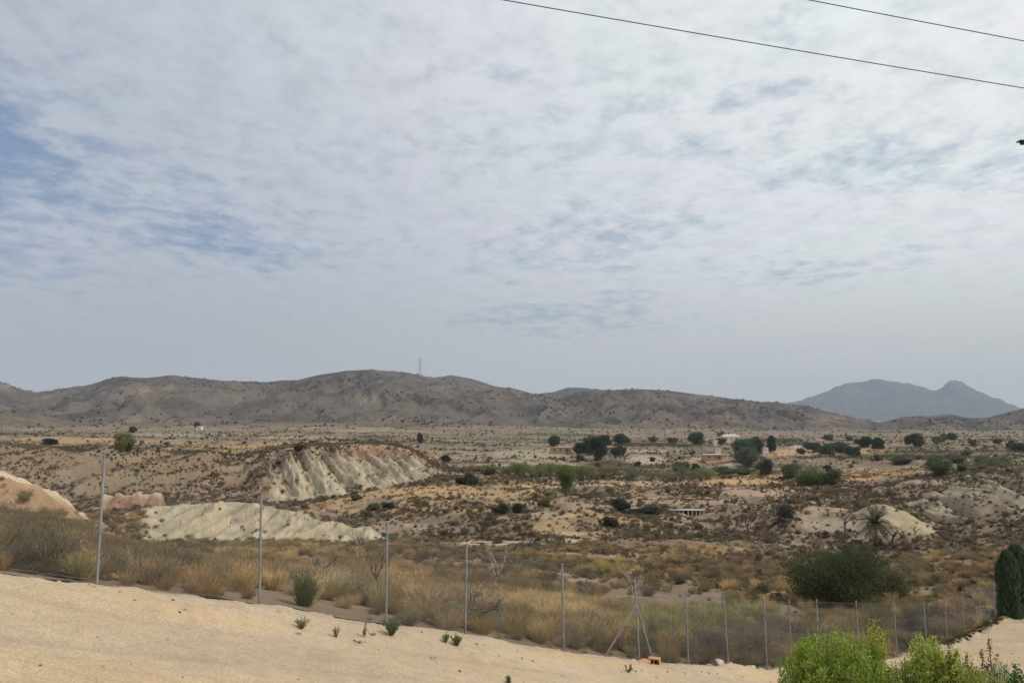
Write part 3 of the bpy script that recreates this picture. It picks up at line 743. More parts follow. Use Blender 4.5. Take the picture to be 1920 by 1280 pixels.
for i in range(2): PROTO['broom%d' % i] = brush(95 + i, 620, 0.013, 0.75, 0.1)
MI = {k: leaf_mesh('leaf_' + k, *v, LI) for k, v in PROTO.items()}
MO = {}
def obj_mesh(k):
    if k not in MO:
        m = MI[k].copy(); m.name = 'bush_' + k; m.materials.clear(); m.materials.append(LO); MO[k] = m
    return MO[k]

# ------------------------------------------------------------------ scattering (one 'stuff' object each, geometry nodes over real points)
def rock_mesh(name, seed, mat, sub=2):
    import bmesh
    bm = bmesh.new(); bmesh.ops.create_icosphere(bm, subdivisions=sub, radius=0.5)
    g = np.random.RandomState(seed); o = g.uniform(0, 50, 3)
    for v in bm.verts:
        c = np.array(v.co); k = 1 + 0.55 * float(pn(c[0] * 2.2 + o[0] + c[2], c[1] * 2.2 + o[1] - c[2] * 1.3, seed))
        v.co = (c[0] * k, c[1] * k * 0.8, max(c[2] * k * 0.62, -0.2))
    me = bpy.data.meshes.new(name); bm.to_mesh(me); bm.free(); me.materials.append(mat); return me
def scatter(name, P, S, ROT, pick, tint, keys, meshes=None):
    coll = bpy.data.collections.new(name + '_kinds')
    for i, k in enumerate(keys):
        coll.objects.link(bpy.data.objects.new('%s_kind_%02d' % (name, i), (meshes or MI)[k]))
    me = bpy.data.meshes.new(name); n = len(P)
    me.vertices.add(n); me.vertices.foreach_set('co', np.asarray(P, np.float32).ravel())
    def at(nm, ty, key, arr):
        a = me.attributes.new(nm, ty, 'POINT'); a.data.foreach_set(key, np.ascontiguousarray(arr).ravel())
    at('sc', 'FLOAT_VECTOR', 'vector', np.asarray(S, np.float32)); at('ro', 'FLOAT_VECTOR', 'vector', np.asarray(ROT, np.float32))
    at('pick', 'INT', 'value', np.asarray(pick, np.int32))
    at('tint', 'FLOAT_COLOR', 'color', np.concatenate([tint, np.ones((n, 1))], 1).astype(np.float32))
    o = link(name, me, kind='stuff')
    ng = bpy.data.node_groups.new(name, 'GeometryNodeTree')
    ng.interface.new_socket('Geometry', in_out='INPUT', socket_type='NodeSocketGeometry')
    ng.interface.new_socket('Geometry', in_out='OUTPUT', socket_type='NodeSocketGeometry')
    N = ng.nodes; L = ng.links
    gi = N.new('NodeGroupInput'); go = N.new('NodeGroupOutput')
    ci = N.new('GeometryNodeCollectionInfo'); ci.inputs['Collection'].default_value = coll
    ci.inputs['Separate Children'].default_value = True; ci.inputs['Reset Children'].default_value = True
    ip = N.new('GeometryNodeInstanceOnPoints'); ip.inputs['Pick Instance'].default_value = True
    def na(nm, ty):
        q = N.new('GeometryNodeInputNamedAttribute'); q.data_type = ty; q.inputs['Name'].default_value = nm; return q.outputs['Attribute']
    L.new(gi.outputs[0], ip.inputs['Points']); L.new(ci.outputs[0], ip.inputs['Instance'])
    L.new(na('pick', 'INT'), ip.inputs['Instance Index']); L.new(na('sc', 'FLOAT_VECTOR'), ip.inputs['Scale'])
    er = N.new('FunctionNodeEulerToRotation'); L.new(na('ro', 'FLOAT_VECTOR'), er.inputs[0]); L.new(er.outputs[0], ip.inputs['Rotation'])
    L.new(ip.outputs[0], go.inputs[0])
    md = o.modifiers.new('scatter', 'NODES'); md.node_group = ng
    return o
G = np.random.RandomState(5)
def sample(grid, x, y):
    c = np.clip(np.interp(x / y, TT, np.arange(NC)) + 0.5, 0, NC - 1).astype(int); r = np.clip(np.interp(y, YY, np.arange(NR)) + 0.5, 0, NR - 1).astype(int)
    return grid[r, c]
# planting density on the grid (0..1)
patch = fbm(XG / 16, YG / 16, 3, 161)
DN = 0.42 + 1.1 * patch + np.where(YG > 300, 1.9 * fbm(XG / 110, YG / 40, 3, 163), 0)
DN = np.clip(DN, 0.04, 1)
DN *= 1 - 0.97 * ridge_m
DN *= 1 - 0.96 * low * cl_px * cov_
DN *= 1 - 0.9 * bump(SS, 4.2, 4.4, 5.1, 5.25) * bump(PXG, 1585, 1605, 1725, 1745)
DN *= 1 - 0.85 * straw
DN *= 1 - 0.85 * bump(SS, 4.9, 5.0, 6.0, 6.1) * bump(PXG, 196, 205, 308, 318)
DN *= 1 - 0.8 * (bump(SS, 2.8, 3.1, 4.1, 4.3) * (1 - sst(PXG, 150, 190)))
DN *= 1 - 0.6 * bump(SS, 8.7, 8.95, 9.6, 9.9) * sst(PXG, 900, 960)
DN *= 1 + 0.8 * bump(PXG, 1690, 1750, 2100, 2200) * bump(SS, 6, 7, 10, 11)
DN *= 1 - 0.7 * m_right * sst(rills(XG, YG, 13.0, -0.1, 12) + 0.45 * n1, 0.45, 0.8)
DN *= 1 + 1.0 * bump(SS, 7.6, 8.0, 9.2, 9.4) * (1 - sst(PXG, 460, 540))
DN *= 1 + 0.35 * bump(SS, 3, 4, 11, 12) * sst(PXG, 850, 950)
DN *= 1 - 0.8 * BARE
DN = np.where(infg, 0, DN)
def band(n, y0, y1, tlim=0.74):
    y = np.sqrt(G.uniform(y0 * y0, y1 * y1, n)); t = G.uniform(-tlim, tlim, n); return t * y, y
def keepvis(x, y, h, slack):
    z = ground_z(x, y); return z, visible(x, y, z + h, slack)

# ---------- desert shrubs from the near slope to the far fields
DARK = np.array([(0.10, 0.094, 0.055), (0.15, 0.135, 0.085), (0.19, 0.155, 0.11), (0.145, 0.135, 0.10), (0.20, 0.16, 0.115), (0.25, 0.20, 0.14), (0.22, 0.18, 0.11)])
MIDC = np.array([(0.16, 0.135, 0.085), (0.21, 0.165, 0.105), (0.14, 0.125, 0.085), (0.27, 0.205, 0.115), (0.19, 0.135, 0.095), (0.12, 0.125, 0.07)])
sx, sy, sh, sw, scl = [], [], [], [], []
for (n, y0, y1, h0, h1, dens) in ((2400, 60, 110, 0.5, 1.3, 0.9), (24000, 110, 330, 0.45, 1.6, 1.0), (15000, 330, 900, 0.8, 2.4, 0.85), (3500, 900, 1500, 1.4, 3.6, 0.8)):
    x, y = band(n, y0, y1); k = G.rand(n) < sample(DN, x, y) * dens
    x, y = x[k], y[k]; m = len(x); h = h0 + (h1 - h0) * G.rand(m) ** 2.6
    z, v = keepvis(x, y, h, 3); x, y, h = x[v], y[v], h[v]
    sx.append(x); sy.append(y); sh.append(h)
sx = np.concatenate(sx); sy = np.concatenate(sy); sh = np.concatenate(sh); ns_ = len(sx)
sw = sh * G.uniform(1.1, 2.0, ns_); srot = G.uniform(0, 6.28, ns_)
scol = DARK[G.randint(0, len(DARK), ns_)] * G.uniform(0.65, 1.35, (ns_, 1))
_pt = sst(fbm(sx / 35, sy / 35, 2, 191), -0.2, 0.3)[:, None]; scol = scol * (np.array([(1.08, 0.93, 0.93)]) * _pt + np.array([(0.93, 1.0, 0.85)]) * (1 - _pt))
spick = G.randint(0, 5, ns_)
szz = ground_z(sx, sy) - 0.06 * sh
app = np.sqrt(sh * sw) / sy
PXS, PYS = proj(sx, sy, szz)
inside = (PXS > 0) & (PXS < 1920) & visible(sx, sy, szz + sh * 0.4, 0)
order = np.argsort(-(app * inside)); IND = order[:230]
rest = np.ones(ns_, bool); rest[IND] = False
LAND = [(1640, 985, 'the palm'), (1063, 895, 'the round green tree in the middle'), (1290, 961, 'the white shed'), (1520, 890, 'the cluster of carob trees'),
        (233, 832, 'the lone round tree on the plateau'), (500, 980, 'the pale marl ridge'), (680, 880, 'the white eroded cliff'), (255, 945, 'the red earth blocks'),
        (60, 930, 'the orange knoll'), (1400, 850, 'the tall dark trees by the houses'), (1350, 860, 'the pink low house'), (1120, 845, 'the dark pine group'),
        (1575, 1080, 'the big dark bush'), (700, 1005, 'the tip of the marl ridge'), (1762, 870, 'the round bush on the right terrace'), (1690, 970, 'the pale mound behind the palm'),
        (1180, 890, 'the almond row'), (880, 890, 'the dark tree pair below the cliff end'), (1360, 990, 'the bare dark tree'), (1800, 930, 'the pale gullies on the right'),
        (1000, 1040, 'the forked dead tree'), (850, 925, 'the golden grass slope'), (420, 880, 'the scrubby canyon side'), (1895, 1080, 'the cypress hedge'), (1430, 925, 'the pink bare bank')]
def where(px, py):
    d = [((px - a) ** 2 + (2.2 * (py - b)) ** 2, a, b, t) for a, b, t in LAND]; d.sort(); _, a, b, t = d[0]
    dx, dy = px - a, 2.2 * (py - b); r = math.hypot(dx, dy)
    far = 'right beside' if r < 45 else 'close to' if r < 90 else 'well away from'
    side = ('left of' if dx < 0 else 'right of') if abs(dx) > abs(dy) * 1.6 else ('above' if dy < 0 else 'below') if abs(dy) > abs(dx) * 1.6 else \
           (('upper ' if dy < 0 else 'lower ') + ('left of' if dx < 0 else 'right of'))
    pre = {'right beside': 'just', 'close to': 'a little', 'well away from': 'well'}[far]
    return '%s %s %s' % (pre, side, t)
for i in IND:
    px, py = PXS[i], PYS[i]; a = app[i] * F
    size = 'large' if a > 22 else 'medium' if a > 15 else 'small'
    c = scol[i]; hue = 'black-green' if c.sum() < 0.115 else 'dark olive' if c[1] > c[0] else 'grey-brown'
    shape = 'spreading' if sw[i] / sh[i] > 1.6 else 'rounded'
    o = link('desert_shrub', obj_mesh('shrub%d' % spick[i]), loc=(sx[i], sy[i], szz[i]), label='%s %s %s shrub %s' % (size, shape, hue, where(px, py)),
             cat='shrub', group='dark shrubs dotted over the slopes', rot=(0, 0, srot[i]))
    o.scale = (sw[i], sw[i], sh[i] * 1.15); o.color = (*scol[i], 1)
r = rest; nr_ = r.sum()
P1 = np.stack([sx, sy, szz], 1)[r]; S1 = np.stack([sw, sw, sh * 1.15], 1)[r]; R1 = np.stack([0 * srot, 0 * srot, srot], 1)[r]; C1 = scol[r]
pk1 = np.where(sy[r] > 330, 5 + spick[r] % 3, spick[r])
scatter('desert_scrub', P1, S1, R1, pk1, C1, ['shrub%d' % i for i in range(5)] + ['dot%d' % i for i in range(3)])

# ---------- low pale tufts between them
tx, ty = [], []
for (n, y0, y1, dens) in ((12000, 55, 120, 1.0), (95000, 120, 330, 1.0), (26000, 330, 800, 1.0)):
    x, y = band(n, y0, y1); k = G.rand(n) < np.clip(sample(DN, x, y) * 1.3 + 0.25 * sample(straw, x, y), 0, 1) * dens; tx.append(x[k]); ty.append(y[k])
tx = np.concatenate(tx); ty = np.concatenate(ty); m = len(tx); th = G.uniform(0.22, 0.75, m) * np.interp(ty, [60, 330, 800], [0.9, 1.1, 2.0])
z, v = keepvis(tx, ty, th, 3); tx, ty, th, z = tx[v], ty[v], th[v], z[v]; m = len(tx)
tc_ = MIDC[G.randint(0, len(MIDC), m)] * G.uniform(0.75, 1.3, (m, 1))
st_ = sample(straw, tx, ty)[:, None]; tc_ = tc_ * (1 - 0.8 * st_) + np.array((0.40, 0.27, 0.12)) * 0.8 * st_
rot = G.uniform(0, 6.28, m); w_ = th * G.uniform(1.0, 2.0, m)
scatter('low_scrub', np.stack([tx, ty, z - 0.05], 1), np.stack([w_, w_, th], 1), np.stack([0 * rot, 0 * rot, rot], 1), G.randint(0, 8, m), tc_,
        ['shrub%d' % i for i in range(5)] + ['dot%d' % i for i in range(3)])

# ---------- the thick dry growth just beyond the fence
def near_tint(px, py, n):
    """real plant colours vary from stand to stand along the slope"""
    base = np.array([(0.23, 0.175, 0.105), (0.18, 0.145, 0.095), (0.30, 0.22, 0.115), (0.20, 0.175, 0.095), (0.15, 0.13, 0.085), (0.27, 0.185, 0.11)])[G.randint(0, 6, n)]
    for (a, b, rx, ry, col, k) in STANDS:
        wgt = k * np.exp(-(((px - a) / rx) ** 2 + ((py - b) / ry) ** 2))
        q = (G.rand(n) < wgt)[:, None]; base = np.where(q, np.array(col), base)
    return base * G.uniform(0.95, 2.0, (n, 1)) * np.array([(1.0, 0.97, 0.86)])
STRAW_ = (0.38, 0.29, 0.16); GREYB = (0.14, 0.115, 0.082); OLIVE = (0.13, 0.125, 0.06); GREYG = (0.15, 0.155, 0.11); YELG = (0.32, 0.285, 0.11); RUST = (0.24, 0.16, 0.10); PALE = (0.36, 0.29, 0.21)
STANDS = [(60, 980, 130, 35, OLIVE, 0.7), (110, 1045, 140, 35, GREYB, 0.8), (30, 1000, 60, 40, GREYB, 0.6), (260, 1050, 60, 30, GREYB, 0.6), (330, 1010, 90, 20, OLIVE, 0.7), (380, 1040, 60, 25, GREYG, 0.6),
          (530, 1110, 50, 25, STRAW_, 0.7), (620, 1110, 80, 30, PALE, 0.7), (560, 1030, 120, 20, STRAW_, 0.5), (820, 1060, 110, 35, RUST, 0.55), (790, 1100, 70, 30, STRAW_, 0.7), (830, 1145, 60, 25, PALE, 0.8),
          (860, 1100, 50, 20, OLIVE, 0.7), (1010, 1145, 90, 28, STRAW_, 0.9), (1090, 1120, 70, 35, STRAW_, 0.75), (1050, 1080, 90, 25, GREYB, 0.6), (960, 1180, 60, 20, GREYG, 0.6), (850, 1035, 90, 20, GREYB, 0.7),
          (1150, 1060, 40, 20, YELG, 0.7), (1250, 1180, 80, 25, YELG, 0.8), (1370, 1150, 80, 18, YELG, 0.75), (1340, 1210, 60, 25, GREYB, 0.9), (1420, 1190, 40, 30, GREYB, 0.8), (1300, 1100, 120, 40, GREYB, 0.4),
          (1390, 1100, 60, 15, STRAW_, 0.6), (1480, 1000, 120, 25, GREYG, 0.75), (1500, 1190, 80, 40, GREYB, 0.8), (1650, 1170, 60, 30, OLIVE, 0.7), (1740, 1090, 90, 20, OLIVE, 0.6), (1800, 1060, 100, 35, RUST, 0.7),
          (1700, 1050, 120, 25, GREYB, 0.5), (1730, 1170, 60, 30, GREYB, 0.8), (1260, 1020, 120, 20, STRAW_, 0.6), (1600, 1020, 120, 25, OLIVE, 0.5), (1860, 1120, 60, 40, STRAW_, 0.4)]
bx, by = [], []
for (n, y0, y1, dens) in ((17000, 12, 45, 1.0), (24000, 45, 112, 0.95)):
    x, y = band(n, y0, y1, 0.72); k = (y > fence_Y(x / y) + 0.35) & (G.rand(n) < dens * np.clip(0.6 + 1.6 * sample(patch, x, y), 0.10, 1) * (1 - 0.8 * sample(BARE, x, y)) * np.where(y > 60, 0.75 * (1 - sample(ridge_m, x, y)), 1)
        * (1 - 0.9 * sample(bump(SS, 1.2, 1.5, 2.0, 2.3) * bump(PXG, 280, 330, 400, 450), x, y)) * (1 - 0.9 * sample(bump(SS, 2.9, 3.3, 4.2, 4.5) * (1 - sst(PXG, 150, 190)), x, y)))
    bx.append(x[k]); by.append(y[k])
bx = np.concatenate(bx); by = np.concatenate(by); m = len(bx); bh = (0.18 + 0.72 * G.rand(m) ** 2.2) * np.interp(by, [14, 30, 60, 110], [0.85, 1.0, 1.15, 1.0])
bh *= np.where(by < fence_Y(bx / by) + 1.2, 0.75, 1)
z, v = keepvis(bx, by, bh, 8); bx, by, bh, z = bx[v], by[v], bh[v], z[v]; m = len(bx)
ppx, ppy = proj(bx, by, z); tn = near_tint(ppx, ppy - 12, m)
kind = np.where(tn[:, 0] > 0.30, G.choice([4, 5, 6, 0, 1], m), np.where(tn[:, 1] > tn[:, 0] * 0.93, G.choice([7, 8, 9], m), G.choice([0, 1, 2, 3, 7, 8, 9, 5], m)))
wd = bh * np.where(kind < 4, G.uniform(0.9, 1.6, m), np.where(kind < 7, G.uniform(0.8, 1.5, m), G.uniform(1.1, 2.2, m)))
rot = G.uniform(0, 6.28, m)
appb = bh * np.sqrt(wd / bh) / by; ins = (ppx > 0) & (ppx < 1920) & visible(bx, by, z + bh * .3, 0)
NI = np.argsort(-(appb * ins))[:110]; rb = np.ones(m, bool); rb[NI] = False
KB = ['brush0', 'brush1', 'brush2', 'brush3', 'grass0', 'grass1', 'grass2', 'thicket0', 'thicket1', 'thicket2']
pn_names = ['first', 'second', 'third', 'fourth', 'fifth', 'sixth', 'seventh', 'eighth', 'ninth', 'tenth', 'eleventh', 'twelfth', 'thirteenth', 'fourteenth', 'fifteenth', 'sixteenth', 'seventeenth', 'eighteenth']
PPX = [p[0] for p in PTOP_PX]
def fence_where(px):
    k = int(np.searchsorted(PPX, px)); k = min(k, 17)
    if k == 0: return 'left of the first fence post'
    a, b_ = PPX[k - 1], PPX[k] if k < len(PPX) else 1920
    f = (px - a) / (b_ - a)
    if f < 0.25: return 'just right of the %s fence post' % pn_names[k - 1]
    if f > 0.75: return 'just left of the %s fence post' % pn_names[min(k, 17)]
    return 'between the %s and %s posts' % (pn_names[k - 1], pn_names[min(k, 17)])
for i in NI:
    c = tn[i]; kd = 'dry_grass_tussock' if 4 <= kind[i] < 7 else 'dry_bush'
    hue = 'straw-coloured' if c[0] > 0.33 else 'yellow-green' if c[1] > c[0] * 0.86 and c[0] > 0.2 else 'olive' if c[1] > c[0] * 0.9 else 'reddish-brown' if c[1] < c[0] * 0.65 else 'dark grey-brown' if c[0] < 0.17 else 'tan'
    back = by[i] - fence_Y(bx[i] / by[i]); dp = 'at the wire' if back < 2.5 else 'a little beyond the wire' if back < 8 else 'further down the slope'
    nm = 'tussock' if kd != 'dry_bush' else 'dry bush'
    o = link(kd, obj_mesh(KB[kind[i]]), loc=(bx[i], by[i], z[i] - 0.03), rot=(0, 0, rot[i]), cat='grass tussock' if kd != 'dry_bush' else 'bush',
             label='%s %s %s, %s' % (hue, nm, dp, fence_where(ppx[i])), group='dry tussocks behind the fence' if kd != 'dry_bush' else 'dry bushes behind the fence')
    o.scale = (wd[i], wd[i], bh[i] * 1.1); o.color = (*c, 1)
scatter('dry_undergrowth', np.stack([bx, by, z - 0.03], 1)[rb], np.stack([wd, wd, bh * 1.1], 1)[rb], np.stack([0 * rot, 0 * rot, rot], 1)[rb], kind[rb], tn[rb], KB)

# ---------- scrub on the hills (far dots)
hp = []; hs = []
for hi, (hpx, HX, HY, HZ) in enumerate(HILLS[:4]):
    nr2 = 150 if hi == 0 else 120 if hi == 1 else 55
    cnt = (12000, 4000, 600, 900)[hi]
    rr = (nr2 * G.uniform(0.02, 0.995, cnt)).astype(int); cc = G.randint(0, len(hpx), cnt)
    ok = (fbm(HX[rr, cc] / 160, HY[rr, cc] / 160, 3, 171) + 0.25 * G.rand(cnt)) > 0.05
    hp.append(np.stack([HX[rr, cc], HY[rr, cc], HZ[rr, cc] - 0.4], 1)[ok]); hs.append((1.3 + 5.5 * G.rand(ok.sum()) ** 4))
hp = np.concatenate(hp); hs = np.concatenate(hs); m = len(hp); rot = G.uniform(0, 6.28, m)
scatter('hillside_scrub', hp, np.stack([hs * 1.4, hs * 1.4, hs], 1), np.stack([0 * rot, 0 * rot, rot], 1), G.randint(0, 3, m), DARK[G.randint(0, 4, m)] * 0.55, ['dot0', 'dot1', 'dot2'])

# ---------- pebbles and clods on the sand
ROCKS = {'r%d' % i: rock_mesh('pebble_%d' % i, i, plain('pebble_%d' % i, c, 0.95, 0.3, 9, 0.1, 0.3), 1)
         for i, c in enumerate([(0.50, 0.42, 0.32), (0.40, 0.31, 0.22), (0.18, 0.13, 0.09)])}
x, y = band(42000, 5, 48, 0.72); d_ = fence_Y(x / y) - y
k = (d_ > 0.05) & (G.rand(len(x)) < 0.09 + 0.6 * np.exp(-d_ / 0.9)); x, y = x[k], y[k]; m = len(x)
s_ = 0.012 + 0.07 * G.rand(m) ** 4; rot = G.uniform(0, 6.28, (m, 3)) * np.array([0.1, 0.1, 1])
scatter('pebbles', np.stack([x, y, ground_z(x, y)], 1), np.repeat(s_[:, None], 3, 1) * G.uniform(0.8, 1.6, (m, 3)), rot, G.choice([0, 0, 1, 1, 1, 2], m), np.ones((m, 3)), ['r0', 'r1', 'r2'], ROCKS)
# creeping ground cover along the right-hand fence
x, y = band(30000, 33, 60, 0.72); d_ = fence_Y(x / y) - y; wv = 2.2 + 0.9 * fbm(x / 1.6, y / 1.6, 3, 151)
k = (d_ > -0.3) & (d_ < wv) & (x / y > (1738 - 960) / F); x, y = x[k], y[k]; m = len(x); rot = G.uniform(0, 6.28, m)
cg = np.array([(0.10, 0.085, 0.04), (0.075, 0.08, 0.03), (0.16, 0.11, 0.06), (0.06, 0.075, 0.025)])[G.randint(0, 4, m)]
scatter('ground_cover', np.stack([x, y, ground_z(x, y) - 0.02], 1), np.stack([0.35 + 0 * x, 0.35 + 0 * x, G.uniform(0.08, 0.22, m)], 1), np.stack([0 * rot, 0 * rot, rot], 1), G.randint(0, 5, m), cg, ['shrub%d' % i for i in range(5)])

# ------------------------------------------------------------------ trees and single plants
def taper_tube(mb, p0, p1, r0, r1, g, seg=3, wob=0.06, n=6):
    p0 = np.array(p0, float); p1 = np.array(p1, float); L = np.linalg.norm(p1 - p0)
    pts = [p0 + (p1 - p0) * k / seg + (g.normal(size=3) * wob * L if 0 < k < seg else 0) for k in range(seg + 1)]
    mb.tube(pts, [r0 + (r1 - r0) * k / seg for k in range(seg + 1)], n, cap=True)
    return pts
TREE_N = [0]
def tree(name, px, py, wpx, hpx, col, label, cat='tree', group=None, n=2600, leaf=None, trunk=0.22, seed=None, shape='round', y=None, sparse=False):
    p = hit(px, py) if y is None else np.array([unproj(px, py, y)[0], y, float(ground_z(unproj(px, py, y)[0], y))])
    s = p[1] / F; Wd = wpx * s; H = hpx * s
    TREE_N[0] += 1; seed = seed or 300 + TREE_N[0] * 7; g = np.random.RandomState(seed)
    root = link(name, None, loc=p - np.array([0, 0, 0.05 * H]), label=label, cat=cat, group=group)
    ch = H * (1 - trunk); leaf = leaf or max(0.10, 2.0 * s)
    nn = n
    if shape == 'column':
        hh = g.uniform(0, 1, nn) ** 0.9; an = g.uniform(0, 6.283, nn)
        prof = np.sqrt(np.clip(1 - ((hh - 0.38) / 0.64) ** 2, 0, 1)) * (0.9 + 0.1 * np.cos(hh * 9))
        lump = 1 + 0.42 * pn(an * 1.6, hh * 6, seed) + 0.34 * pn(an * 4, hh * 15, seed + 1); rr = prof * lump * (g.uniform(0.5, 1, nn) ** 0.5 + 0.16 * g.rand(nn) ** 6) * 0.5
        P_ = np.stack([rr * np.cos(an) * Wd, rr * np.sin(an) * Wd, hh * ch + trunk * H], 1)
        D_ = unit(np.stack([np.cos(an) * .35, np.sin(an) * .35, np.ones(nn)], 1) + g.normal(size=(nn, 3)) * 0.35)
        lv = np.clip(0.5 + 0.2 * g.normal(size=nn) + .3 * pn(an * 2, hh * 9, seed + 3), 0, 1)
        V_ = leaves(P_, D_, leaf * g.uniform(.7, 1.4, nn), leaf * 0.45, g)
    else:
        lob = 22 if shape == 'wide' else 14
        c = []
        for i in range(lob):
            d = g.normal(size=3); d /= np.linalg.norm(d); rad = g.uniform(0.15, 0.36)
            c.append((d[0] * rad, d[1] * rad, 0.5 + d[2] * rad * 0.95, g.uniform(0.13, 0.24)))
        c = np.array(c); k = g.choice(lob, nn, p=c[:, 3] ** 2 / (c[:, 3] ** 2).sum()); d = unit(g.normal(size=(nn, 3)))
        rad = g.uniform(0, 1, nn) ** (0.5 if sparse else 0.3) * (1 + (0.3 if nn > 10000 else 0.55) * pn(d[:, 0] * 3 + k, d[:, 2] * 3 + d[:, 1] * 2, seed))
        Q = c[k, :3] + d * (rad * c[k, 3])[:, None]
        Q = Q * np.array([1.06, 1.06, 1.0])
        lo, hi = np.percentile(Q, 1.5, 0), np.percentile(Q, 98.5, 0); Q[:, :2] = (Q[:, :2] - (lo + hi)[:2] / 2) / (hi - lo)[:2]; Q[:, 2] = (Q[:, 2] - lo[2]) / (hi[2] - lo[2])
        P_ = np.stack([Q[:, 0] * Wd, Q[:, 1] * Wd, trunk * H + (Q[:, 2]).clip(0.0, 1.05) * ch], 1)
        D_ = unit(d + g.normal(size=(nn, 3)) * 0.8 + np.array([0, 0, 0.3]))
        lv = np.clip(0.5 + 0.18 * g.normal(size=nn) + .3 * pn(Q[:, 0] * 7, Q[:, 2] * 7, seed + 3), 0, 1)
        V_ = leaves(P_, D_, leaf * g.uniform(.7, 1.4, nn), leaf * 0.6, g)
    cr = link('crown', leaf_mesh('crown', V_, lv, LO), root); cr.color = (*col, 1)
    mb = MB(); r0 = max(0.05, 0.035 * H)
    top = np.array([g.normal() * .04 * Wd, g.normal() * .04 * Wd, trunk * H + ch * 0.35])
    taper_tube(mb, (0, 0, -0.1 * H), top, r0, r0 * 0.55, g)
    for q in range(4):
        an = g.uniform(0, 6.28); taper_tube(mb, top * 0.75, (math.cos(an) * Wd * .28, math.sin(an) * Wd * .28, trunk * H + ch * g.uniform(.45, .75)), r0 * .45, r0 * .12, g)
    mb.build('trunk', M_BARK, root, smooth=True)
    return root
PINE = (0.045, 0.062, 0.034); PINE2 = (0.038, 0.055, 0.032); CAROB = (0.085, 0.105, 0.040); ALM = (0.175, 0.19, 0.070); ALM2 = (0.17, 0.145, 0.085); OLV = (0.10, 0.115, 0.060); OLV2 = (0.14, 0.15, 0.085)
